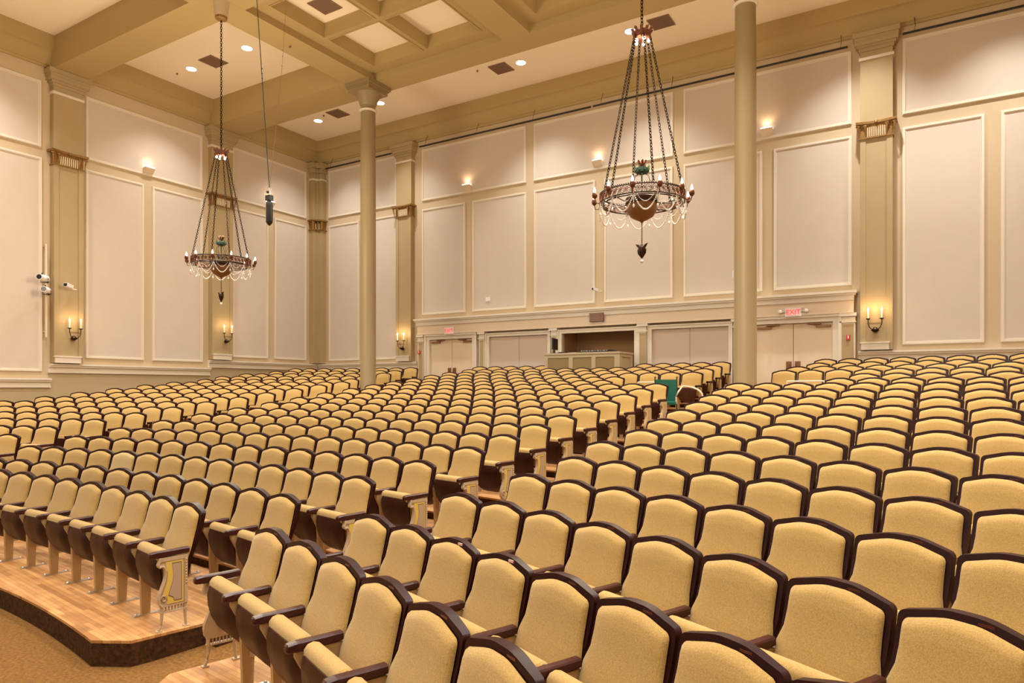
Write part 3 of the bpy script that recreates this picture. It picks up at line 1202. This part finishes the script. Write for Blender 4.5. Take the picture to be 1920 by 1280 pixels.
# ------------------------------------------------------------------ candle sconces
def sconce(x, y, z, rz, label, power=9):
    t = empty('candle_sconce', (x, y, z), rz)
    mb = MB()
    mb.lathe([(.005, -.02), (.06, 0), (.075, .05), (.05, .10), (.02, .12)], (0, -.05, -.06), 12)
    for k in range(8):
        a = pi * k / 7
        mb.ball((.07 * cos(a), -.08, .03 * sin(a) - .02), .022, 6)
    mb.build('back_plate', 'bronze', t, smooth=True)
    for s in (-1, 1):
        a = MB()
        pts = [(0, -.07, 0), (s * .06, -.12, -.01), (s * .12, -.14, .05), (s * .15, -.14, .14), (s * .15, -.14, .24)]
        a.tube(pts, .011, 8)
        a.lathe([(.01, 0), (.045, .015), (.052, .035), (.03, .03)], (s * .15, -.14, .235), 12)
        ao = a.build('arm', 'bronze', t, smooth=True)
        MB().lathe([(.017, 0), (.017, .20)], (s * .15, -.14, .26), 10).build('candle', 'candle', ao, smooth=True)
        MB().lathe([(.008, 0), (.019, .02), (.017, .045), (.003, .085)], (s * .15, -.14, .46), 10).build('bulb', 'bulb', ao, smooth=True)
    mb = MB()
    for k in range(9):
        x0 = -.13 + .26 * k / 8
        mb.tube([(x0 + .014 * cos(q), -.14, .14 + .022 * sin(q)) for q in [2 * pi * j / 8 for j in range(8)]], .004, 5, closed=True)
    mb.build('fretwork', 'copper', t)
    for s in (-1, 1):
        px = x + (s * .15) * cos(rz) + .20 * sin(rz)
        py = y + (s * .15) * sin(rz) - .20 * cos(rz)
        lamp('sconce_lamp', 'POINT', (px, py, z + .52), power, color=(1, .66, .34), size=.03)
    return tag(t, label, 'wall sconce', 'two-candle wall sconces')


sconce(XL + .22, 10.15, CZ + 1.42, pi / 2, 'two-candle bronze sconce on the left wall under the white camera')
sconce(XL + .22, 15.1, CZ + 1.62, pi / 2, 'two-candle bronze sconce on the left wall under the smaller chandelier')
sconce(-16.42, YB - .22, CZ + 1.45, 0, 'two-candle bronze sconce on the back wall left of the left door', 14)
sconce(-1.19, YB - .22, CZ + 1.45, 0, 'two-candle bronze sconce on the back wall right of the right door', 16)


# ------------------------------------------------------------------ black lighting pipe along the back wall
def pipe(x0, x1, label):
    t = empty('hanging_pipe', (0, 0, 0))
    MB().tube([(x0, YB - .30, CZ + 8.60), (x1, YB - .30, CZ + 8.60)], .028, 8).build('pipe', 'black', t, smooth=True)
    x = x0 + .25
    while x < x1:
        MB().tube([(x, YB - .30, CZ + 8.62), (x + .02, YB - .30, CZ + 8.72), (x, YB - .15, CZ + 9.0)], .008, 5).build('hanger', 'black', t)
        x += 2.2
    return tag(t, label, 'pipe', 'black pipes under the cornice')


pipe(-20.3, -16.85, 'thin black pipe under the cornice of the back wall, left of the column')
pipe(-15.6, -8.9, 'long thin black pipe under the cornice, above the left exit door')
pipe(-8.82, -1.80, 'long thin black pipe under the cornice, behind the large chandelier')
pipe(-.60, 3.3, 'thin black pipe under the cornice in the right bay of the back wall')

# ------------------------------------------------------------------ ceiling fixtures
visible_down = [('round recessed ceiling light left of the small chandelier chain, nearer its vent', -16.76, 12.85), ('round recessed ceiling light left of the small chandelier chain, close to the wall', -19.3, 12.8),
                ('round recessed ceiling light in the far left corner of the ceiling', -19.1, 17.7), ('round recessed ceiling light beside the capital of the left column', -16.1, 17.7),
                ('round recessed ceiling light over the middle of the back wall', -10.5, 17.7), ('round recessed ceiling light beside the crown of the large chandelier', -7.02, 17.7)]
for lab, x, y in visible_down:
    t = empty('recessed_light', (x, y, ZF))
    MB().lathe([(.13, -.012), (.165, -.012), (.165, 0), (.13, 0)], n=24).build('rim', 'trim', t, smooth=True)
    MB().lathe([(.001, -.018), (.145, -.018), (.145, -.010), (.001, -.010)], n=24).build('lens', 'lens', t)
    tag(t, lab, 'ceiling light', 'round recessed ceiling lights')
for lab, x, y, z in (('square ceiling vent between the two recessed lights beside the small chandelier', -18.3, 12.85, ZF), ('square ceiling vent left of the capital of the left column', -18.0, 17.6, ZF),
                     ('square ceiling vent over the middle of the back wall', -11.2, 17.7, ZF), ('square ceiling vent behind the crown of the large chandelier', -6.15, 17.7, ZF), ('square ceiling vent inside a small coffer at the top of the photo', -12.72, 12.0, ZCF)):
    t = empty('ceiling_vent', (x, y, z))
    MB().box(-.30, .30, -.30, .30, -.02, 0).build('frame', 'vent', t)
    mb = MB()
    for k in range(13):
        yy = -.27 + k * .045
        mb.box(-.28, .28, yy - .008, yy + .008, -.026, -.02)
    mb.build('grille', 'ventdark', t)
    tag(t, lab, 'vent', 'square ceiling vents')
for lab, x, y, z in (('tiny sprinkler head beside the light nearest the left wall', -19.95, 12.75, ZF), ('tiny sprinkler head on the soffit left of the capital of the left column', -14.2, 12.2, ZS), ('tiny sprinkler head left of the column-side vent', -18.55, 17.45, ZF), ('tiny sprinkler head left of the middle vent', -11.9, 17.45, ZF)):
    tag(MB().lathe([(.02, 0), (.035, -.012), (.012, -.03), (.03, -.045), (.001, -.047)], (0, 0, 0), 10).build('sprinkler_head', 'closer', loc=(x, y, z)), lab, 'sprinkler', 'ceiling sprinkler heads')


# ------------------------------------------------------------------ chandeliers
def chain_mb(a, b, link=.05, r=.005):
    mb = MB()
    a, b = Vector(a), Vector(b)
    d = b - a
    n = max(2, int(d.length / (link * .78)))
    t = d.normalized()
    s = t.cross(Vector((.3, .9, .1))).normalized()
    u = t.cross(s)
    for k in range(n):
        c = a + d * ((k + .5) / n)
        e = s if k % 2 else u
        mb.tube([c + t * (link * .5 * cos(q)) + e * (link * .28 * sin(q)) for q in [2 * pi * j / 8 for j in range(8)]], r, 4, closed=True)
    return mb


def chandelier(x, y, label, canopy):
    zr = CZ + 2.82                  # ring level
    t = empty('chandelier', (x, y, zr))
    R = .64
    # ring band with fretwork
    mb = MB()
    n = 60
    for z in (.0, .13):
        mb.tube([(R * cos(2 * pi * k / n), R * sin(2 * pi * k / n), z) for k in range(n)], .011, 6, closed=True)
    mb.tube([((R - .05) * cos(2 * pi * k / n), (R - .05) * sin(2 * pi * k / n), -.01) for k in range(n)], .012, 6, closed=True)
    for k in range(n * 2):
        a = 2 * pi * k / (n * 2)
        mb.ball((R * cos(a), R * sin(a), .145), .010, 5)
    ring = mb.build('ring', 'bronze', t, smooth=True)
    mb = MB()
    m = 44
    for k in range(m):
        a0 = 2 * pi * (k + .5) / m
        for zc, rr in ((.065, .036), (.065, .018)):
            mb.tube([(R * cos(a0 + rr / R * cos(q)), R * sin(a0 + rr / R * cos(q)), zc + rr * 1.3 * sin(q)) for q in [2 * pi * j / 8 for j in range(8)]], .007, 4, closed=True)
        a1 = 2 * pi * k / m
        mb.tube([(R * cos(a1), R * sin(a1), 0), (R * cos(a1), R * sin(a1), .13)], .006, 4)
    mb.build('fretwork_band', 'copper', ring)
    # inner dish: spokes and bowl
    mb = MB()
    for k in range(6):
        a = 2 * pi * k / 6 + .2
        mb.tube([(.20 * cos(a), .20 * sin(a), .0), (.42 * cos(a), .42 * sin(a), -.03), ((R - .03) * cos(a), (R - .03) * sin(a), .0)], .009, 6)
    mb.lathe([(.24, -.02), (.25, .0), (.25, .07), (.235, .085)], n=28)
    mb.build('spider_frame', 'bronze', t, smooth=True)
    MB().lathe([(.235, .02), (.235, -.06), (.215, -.14), (.17, -.205), (.09, -.25), (.03, -.275), (.012, -.30)], n=28).build('bowl', 'amber', t, smooth=True)
    # centre foliage
    mb = MB()
    mb.tube([(0, 0, .0), (0, 0, .50)], .012, 8)
    for k in range(4):
        a = pi / 2 * k + .4
        c, s = cos(a), sin(a)
        mb.tube([(.01 * c, .01 * s, .12), (.09 * c, .09 * s, .22), (.125 * c, .125 * s, .33), (.10 * c, .10 * s, .42), (.03 * c, .03 * s, .47)], .006, 6)
        mb.tube([(.02 * c, .02 * s, .10), (.08 * c, .08 * s, .14), (.13 * c, .13 * s, .21), (.16 * c, .16 * s, .23)], [.012, .010, .008, .002], 6)
        mb.tube([(.02 * c, .02 * s, .04), (.06 * c, .06 * s, .09), (.10 * c, .10 * s, .07)], [.016, .014, .002], 6)
    for k in range(8):
        a = pi / 4 * k
        c, s = cos(a), sin(a)
        mb.tube([(.04 * c, .04 * s, .47), (.10 * c, .10 * s, .50), (.115 * c, .115 * s, .57)], [.022, .026, .006], 6)
    mb.lathe([(.02, .44), (.10, .47), (.105, .53), (.05, .55)], n=16)
    fo = mb.build('foliage_stem', 'verdigris', t, smooth=True)
    mb = MB()
    for k in range(6):
        a = pi / 3 * k
        c, s = cos(a), sin(a)
        mb.tube([(.01 * c, .01 * s, .55), (.04 * c, .04 * s, .61), (.065 * c, .065 * s, .655), (.05 * c, .05 * s, .675)], [.012, .018, .016, .004], 6)
    mb.build('petal_crown', 'copper', fo, smooth=True)
    # candle arms
    for k in range(12):
        a = 2 * pi * (k + .35) / 12
        c, s = cos(a), sin(a)
        m_ = MB()
        m_.tube([(R * c, R * s, .03), ((R + .04) * c, (R + .04) * s, -.03), ((R + .09) * c, (R + .09) * s, -.02), ((R + .105) * c, (R + .105) * s, .04)], .008, 6)
        m_.lathe([(.01, -.005), (.036, .02), (.042, .05), (.03, .085), (.016, .09)], ((R + .105) * c, (R + .105) * s, .04), 12)
        ao = m_.build('candle_arm', 'copper', t, smooth=True)
        MB().lathe([(.010, 0), (.020, .025), (.017, .05), (.003, .09)], ((R + .105) * c, (R + .105) * s, .125), 8).build('bulb', 'bulb', ao, smooth=True)
    # crystal swags
    mb = MB()
    N = 12

    def swag(a0, a1, rr, z0, drop, bead, step):
        for j in range(step + 1):
            q = j / step
            a = a0 + (a1 - a0) * q
            rq = rr * (1 - .04 * sin(pi * q))
            mb.ball((rq * cos(a), rq * sin(a), z0 - drop * (1 - (2 * q - 1) ** 2)), bead * 1.2, 5)
    for k in range(N):
        a0, a1 = 2 * pi * (k + .35) / N, 2 * pi * (k + 1.35) / N
        swag(a0, a1, R + .02, -.02, .23, .010, 26)
        swag(a0 + .05, a1 - .05, R - .02, .0, .12, .006, 18)
        c, s = cos(a0), sin(a0)
        for dz in range(6):
            mb.ball(((R + .02) * c, (R + .02) * s, -.03 - dz * .022), .009, 5)
        mb.lathe([(.001, 0), (.018, -.03), (.012, -.055), (.001, -.065)], ((R + .02) * c, (R + .02) * s, -.16), 6)
        for e in (-.018, .018):
            mb.tube([((R + .02) * cos(a0), (R + .02) * sin(a0), .01), ((R + .02) * cos(a0 + e * 2), (R + .02) * sin(a0 + e * 2), -.11)], .004, 5)
    mb.build('crystal_swags', 'crystal', t)
    # pendant finial
    mb = chain_mb((0, 0, -.29), (0, 0, -.62), .035, .004)
    mb.build('pendant_chain', 'bronze', t)
    mb = MB()
    mb.lathe([(.006, -.62), (.035, -.64), (.055, -.67), (.06, -.71), (.045, -.76), (.028, -.80), (.012, -.84)], n=12)
    for s in (-1, 1):
        mb.tube([(s * .03, 0, -.68), (s * .065, -.01, -.64), (s * .085, -.01, -.62), (s * .07, -.01, -.66)], [.015, .022, .018, .006], 6)
        mb.tube([(s * .06, 0, -.70), (s * .055, 0, -.76), (s * .02, 0, -.82)], [.014, .012, .006], 6)
    mb.build('finial', 'bronze', t, smooth=True)
    MB().ball((0, 0, -.885), .030, 12).build('crystal_ball', 'crystal', t, smooth=True)
    # crown
    zc = 2.60
    mb = MB()
    mb.lathe([(.10, zc - .10), (.13, zc - .08), (.14, zc + .0), (.12, zc + .03), (.09, zc + .02), (.10, zc - .06)], n=20)
    for k in range(10):
        a = 2 * pi * k / 10
        c, s = cos(a), sin(a)
        mb.tube([(.12 * c, .12 * s, zc), (.15 * c, .15 * s, zc + .05), (.175 * c, .175 * s, zc + .06)], [.02, .024, .004], 6)
        mb.tube([(.13 * c, .13 * s, zc - .08), (.14 * c, .14 * s, zc - .12)], [.014, .003], 6)
    for k in range(4):
        a = pi / 2 * k
        mb.tube([(0, 0, zc + .07), (.10 * cos(a), .10 * sin(a), zc)], .008, 6)
    cr = mb.build('crown', 'copper', t, smooth=True)
    for k in range(5):
        a = 2 * pi * (k + .3) / 5
        MB().ball((.10 * cos(a), .10 * sin(a), zc - .12), .026, 8).build('bulb', 'bulb', cr, smooth=True)
    for k in range(6):
        a = 2 * pi * (k + .1) / 6
        chain_mb((.12 * cos(a), .12 * sin(a), zc - .04), ((R - .02) * cos(a), (R - .02) * sin(a), .14), .06, .0065).build('chain', 'chain', t)
    ztop = ZS - zr
    chain_mb((0, 0, zc + .06), (0, 0, ztop - .40), .07, .008).build('chain', 'chain', t)
    mb = MB()
    mb.lathe([(.14, ztop - .34), (.175, ztop - .02), (.18, ztop)], n=28)
    cn = mb.build('canopy', 'paint', t, smooth=True)
    MB().lathe([(.05, ztop - .42), (.13, ztop - .39), (.14, ztop - .33)], n=20).build('canopy_cap', 'gilt', cn, smooth=True)
    return tag(t, label, 'chandelier', 'copper chandeliers with crystal swags')


chandelier(-3.78, 10.0, 'large copper chandelier with crystal swags hanging between the two columns', True)
chandelier(-13.95, 10.0, 'smaller-looking copper chandelier with crystal swags hanging before the left wall', True)

# ------------------------------------------------------------------ hanging microphone
mx, my, mz = -9.05, 7.36, CZ + 2.9
t = empty('hanging_microphone', (mx, my, mz))
MB().lathe([(.012, -.30), (.04, -.27), (.055, -.24), (.055, .0), (.05, .06), (.03, .09)], n=16).build('body', 'black', t, smooth=True)
MB().box(-.05, .05, -.04, .04, .10, .18).build('clamp', 'black', t)
MB().tube([(-.07, 0, -.235), (.07, 0, -.235)], .012, 6).build('base_pins', 'black', t)
mb = MB()
mb.tube([(.01, 0, .09), (.015, 0, .26), (0, 0, .30)], .008, 6)
mb.tube([(.03 + .018 * cos(q), 0, .27 + .018 * sin(q)) for q in [2 * pi * j / 10 for j in range(10)]], .004, 5, closed=True)
mb.build('shackle', 'steel', t)
MB().ball((-.04, 0, .24), .022, 8).build('ball_joint', 'black', t)
mb = MB()
mb.tube([(0, 0, .30), (-.135, -.02, 1.95), (-.33, -.19, 5.97)], .0065, 5)
for z_ in (2.0, 2.08, 2.16, 2.24):
    mb.ball((-.14 - (z_ - 1.95) * .05, -.02, z_), .012, 6)
mb.build('cable', 'black', t)
mb = MB()
mb.tube([(.01, 0, .30), (.18, .1, 2.2), (.42, .2, 5.97)], .003, 5)
for z_ in (2.25, 2.4, 2.5):
    mb.ball((.18 + (z_ - 2.2) * .06, .1, z_), .009, 6)
mb.build('second_cable', 'closer', t)
tag(t, 'black cylindrical microphone hanging on two slanting cables from the ceiling', 'microphone')

# ------------------------------------------------------------------ left wall spotlights and cameras
t = empty('pipe_rack', (XL + .14, 9.50, CZ + 2.70))
mb = MB()
mb.tube([(0, 0, -1.30), (0, 0, 1.28)], .026, 10)
mb.tube([(-.14, 0, -1.15), (0, 0, -1.15)], .018, 8)
mb.tube([(-.14, 0, 1.22), (0, 0, 1.26)], .018, 8)
mb.build('upright', 'fasciapale', t, smooth=True)
tag(t, 'pale upright pipe on the left wall carrying two spotlights', 'pipe')


def spotlight(x, y, z, yaw, label):
    t = empty('stage_spotlight', (x, y, z), yaw)
    mb = MB()
    prof = [(.062, -.20), (.062, -.10), (.085, -.08), (.085, .10), (.075, .14), (.05, .17)]
    v = MB().lathe(prof, (0, 0, 0), 18)
    mb.add([(p[0], p[2], p[1]) for p in v.v], [f[::-1] for f in v.f])
    mb.build('barrel', 'white', t, smooth=True)
    v = MB().lathe([(.080, -.25), (.066, -.195)], (0, 0, 0), 18)
    m2 = MB().add([(p[0], p[2], p[1]) for p in v.v], [f[::-1] for f in v.f])
    m2.build('hood', 'white', t, smooth=True)
    v = MB().lathe([(.001, -.253), (.066, -.252), (.066, -.248)], (0, 0, 0), 18)
    MB().add([(p[0], p[2], p[1]) for p in v.v], v.f).build('lens', 'glassblack', t)
    m3 = MB()
    m3.tube([(-.09, .02, 0), (-.10, .03, -.11), (.10, .03, -.11), (.09, .02, 0)], .010, 6)
    m3.tube([(0, .03, -.11), (0, .14, -.10), (-.02, .20, -.04)], .016, 6)
    m3.ball((0, .17, -.09), .035, 6)
    m3.ball((0, -.10, .11), .02, 6)
    m3.build('yoke', 'black', t)
    return tag(t, label, 'spotlight', 'white spotlights on the left wall')


spotlight(XL + .36, 9.35, CZ + 3.00, radians(38), 'white stage spotlight on the left wall, upper of two')
spotlight(XL + .34, 9.42, CZ + 2.68, radians(50), 'white stage spotlight on the left wall, lower of two')


def cctv(x, y, z, rz, s, label):
    t = empty('security_camera', (x, y, z), rz)
    mb = MB()
    mb.prism([(-.22 * s, -.035 * s), (.0, -.055 * s), (.02 * s, .02 * s), (-.20 * s, .045 * s)], 'x', -.045 * s, .045 * s)
    mb.build('housing', 'white', t)
    MB().prism([(-.225 * s, -.03 * s), (-.215 * s, -.03 * s), (-.205 * s, .035 * s), (-.215 * s, .035 * s)], 'x', -.035 * s, .035 * s).build('lens', 'glassblack', t)
    MB().tube([(0, -.02, -.03), (0, .06 * s, -.06 * s), (0, .19 * s, -.05 * s)], .014 * s, 8).build('bracket', 'white', t)
    return tag(t, label, 'camera', 'white security cameras')


cctv(XL + .40, 10.02, CZ + 2.86, radians(35), 1.3, 'white security camera on the left wall pilaster above its sconce')
cctv(-8.74, YB - .16, CZ + 3.02, radians(-25), .9, 'small white security camera on the back wall above the plaque')

# ------------------------------------------------------------------ control counter
cx0, cx1, cy0, cy1 = -9.93, -7.50, 18.10, 19.08
fl = LEV[-1]
ct = CZ + 1.03
t = empty('control_counter', ((cx0 + cx1) / 2, (cy0 + cy1) / 2, fl))
HX, HY, HT = (cx1 - cx0) / 2, (cy1 - cy0) / 2, ct - fl
mb = MB()
mb.box(-HX + .031, HX - .031, -HY + .031, HY - .001, -.1, HT - .051)
mb.build('body', 'counterframe', t)
MB().box(-HX - .03, HX + .03, -HY - .03, HY + .02, HT - .05, HT).build('worktop', 'counterframe', t)
for a, b in ((-HX + .13, -HX + .83), (-HX + .96, -HX + 1.56), (-HX + 1.69, HX - .13)):
    MB().box(a, b, -HY + .022, -HY + .03, .05, HT - .14).build('front_panel', 'counter', t)
mb = MB()
for a in (-HX + .03, -HX + .83, -HX + 1.56, HX - .161):
    mb.box(a, a + (.13 if a > -HX + .05 else .10), -HY + .0, -HY + .03, -.1, HT - .14)
mb.box(-HX + .03, HX - .03, -HY + .0, -HY + .03, HT - .14, HT - .05)
mb.build('front_frame', 'counterframe', t)
mb = MB()
mb.box(HX - .03, HX, -HY, -HY + .12, -.1, HT - .14)
mb.box(HX - .03, HX, HY - .12, HY, -.1, HT - .14)
mb.box(HX - .03, HX, -HY, HY, HT - .14, HT - .05)
mb.build('side_frame', 'counterframe', t)
tag(t, 'cream sound control counter with olive panels in front of the back wall alcove', 'counter')

t = empty('computer_monitor', (cx0 + .22, cy0 + .28, ct), radians(99))
MB().box(-.24, .24, -.02, .02, .12, .46).build('screen_casing', 'blackplastic', t)
MB().box(-.22, .22, -.023, -.02, .14, .44).build('screen', 'screen', t)
mb = MB()
mb.box(-.03, .03, .0, .05, 0.02, .20)
mb.box(-.11, .11, -.08, .10, 0, .02)
mb.build('stand', 'blackplastic', t)
tag(t, 'black computer monitor at the left end of the control counter', 'monitor')
t = empty('keyboard', (cx0 + .55, cy0 + .22, ct))
MB().prism([(-.08, 0), (.08, 0), (.08, .035), (-.08, .018)], 'x', -.19, .19).build('case', 'blackplastic', t)
mb = MB()
for r_ in range(4):
    for k in range(12):
        mb.box(-.175 + k * .029, -.151 + k * .029, -.065 + r_ * .034, -.04 + r_ * .034, .024, .028 + .0045 * r_ + .004)
mb.build('keys', 'screen', t)
tag(t, 'black keyboard beside the monitor on the control counter', 'keyboard')
t = empty('mixing_desk', (cx0 + 1.55, cy0 + .35, ct))
MB().prism([(-.22, 0), (.22, 0), (.22, .09), (-.22, .035)], 'x', -.45, .45).build('case', 'blackplastic', t)
mb = MB()
for k in range(14):
    mb.box(-.41 + k * .06, -.395 + k * .06, -.15 + .02 * (k % 3), -.12 + .02 * (k % 3), .04, .065)
mb.build('faders', 'white', t)
tag(t, 'low black mixing desk on the control counter', 'mixing desk')
t = empty('gooseneck_lamp', (cx0 + 1.02, cy0 + .30, ct))
mb = MB()
mb.lathe([(.04, 0), (.04, .015), (.01, .02)], n=12)
mb.tube([(0, 0, .01), (.01, 0, .12), (.05, 0, .20), (.06, 0, .23)], .006, 6)
mb.build('neck', 'black', t, smooth=True)
MB().lathe([(.008, .03), (.022, .0), (.022, -.01)], (.06, 0, .22), 10).build('shade', 'black', t, smooth=True)
tag(t, 'thin gooseneck lamp on the control counter', 'lamp')
tag(MB().prism([(-.10, 0), (.10, 0), (.10, .012), (-.10, .012)], 'x', -.13, .13).build('paper_stack', 'white', loc=(cx0 + .88, cy0 + .2, ct)), 'white papers on the control counter left of the mixing desk', 'papers')
t = empty('desk_phone', (cx1 - .30, cy0 + .2, ct))
MB().prism([(-.08, 0), (.08, 0), (.08, .05), (-.08, .02)], 'x', -.10, .10).build('base', 'blackplastic', t)
MB().tube([(-.08, -.06, .05), (-.08, .06, .07)], .014, 6).build('handset', 'blackplastic', t)
tag(t, 'small dark desk phone at the right end of the control counter', 'phone')

# ------------------------------------------------------------------ wheelchair places beside the aisle
def lev_at(x, y):
    r = hypot(x - SX, y - SY)
    i = max(0, min(18, int((r - (RAD[0] - .8)) / .8116)))
    return LEV[i]


def ray(px, py, dist_y):
    u, v = (px - 960) / F, (py - 727) / F
    X, Y = u * ca - sa, u * sa + ca
    k = dist_y / Y
    return X * k, dist_y, CZ - v * k


# green chair
gx, gy, _ = ray(1249, 740, 13.9)
gz = lev_at(gx, gy)
t = empty('folding_chair', (gx, gy, gz), radians(20))
MB().box(-.22, .22, .14, .17, .50, .96).build('back_panel', 'green', t)
mb = MB()
mb.prism([(-.22, .44), (.18, .44), (.20, .49), (.0, .51), (-.22, .49)], 'x', -.20, .20)
mb.build('seat', 'green', t)
for s in (-1, 1):
    mb = MB()
    mb.tube([(s * .225, .155, .0), (s * .225, .155, 1.0)], .013, 8)
    mb.ball((s * .225, .155, 1.01), .018, 8)
    mb.build('post', 'black', t, smooth=True)
    mb = MB()
    mb.tube([(s * .21, -.20, 0), (s * .21, -.20, .46)], .013, 8)
    mb.build('leg', 'black', t, smooth=True)
    MB().tube([(s * .225, .15, .62), (s * .225, -.15, .62)], .014, 8).build('armrest', 'black', t, smooth=True)
tag(t, 'green vinyl chair with black posts standing in the aisle beside the centre block', 'chair')


def rail_obj(name, pts, r, label, cat):
    zs = min(p[2] for p in pts)
    t = empty(name, (pts[0][0], pts[0][1], zs))
    o0 = Vector((pts[0][0], pts[0][1], zs))
    MB().tube([Vector(p) - o0 for p in pts], r, 8).build('tube', 'fasciapale', t, smooth=True)
    return tag(t, label, cat)


# curved aisle handrail right of the green chair
hx, hy, _ = ray(1268, 740, 14.0)
hz = lev_at(hx, hy)
pts = []
for k in range(9):
    a = pi / 2 * k / 8
    pts.append((hx + .55 * sin(a), hy + .15 * sin(a), hz + .60 + .26 * cos(a)))
rail_obj('handrail', [(hx, hy, hz)] + [(hx, hy, hz + .6), (hx + .04, hy, hz + .70)] + [(hx + .10 + .42 * sin(q), hy + .1, hz + .62 + .20 * cos(q)) for q in [pi / 2 * k / 6 for k in range(7)]] + [(hx + .52, hy + .1, hz)], .018,
         'pale curved handrail loop in the aisle right of the green chair', 'handrail')
# straight rails in front of the wheelchair places
for (p0, p1, yy, lab) in (((1196, 716.5), (1232, 716.5), 14.55, 'pale straight rail between the centre block seats left of the green chair'), ((1476, 715), (1546, 714), 14.3, 'pale straight rail before two seats right of the right column')):
    a = ray(*p0, yy)
    b = ray(*p1, yy)
    g0 = lev_at(a[0], a[1])
    t = empty('guard_rail', (a[0], a[1], g0))
    L = b[0] - a[0]
    h = (a[2] + b[2]) / 2 - g0
    mb = MB()
    mb.tube([(0, 0, h), (L, 0, h)], .016, 8)
    for k in (0, 1):
        mb.tube([(L * k, 0, 0), (L * k, 0, h)], .016, 8)
    mb.build('bars', 'fasciapale', t, smooth=True)
    tag(t, lab, 'rail', 'pale guard rails at the wheelchair places')
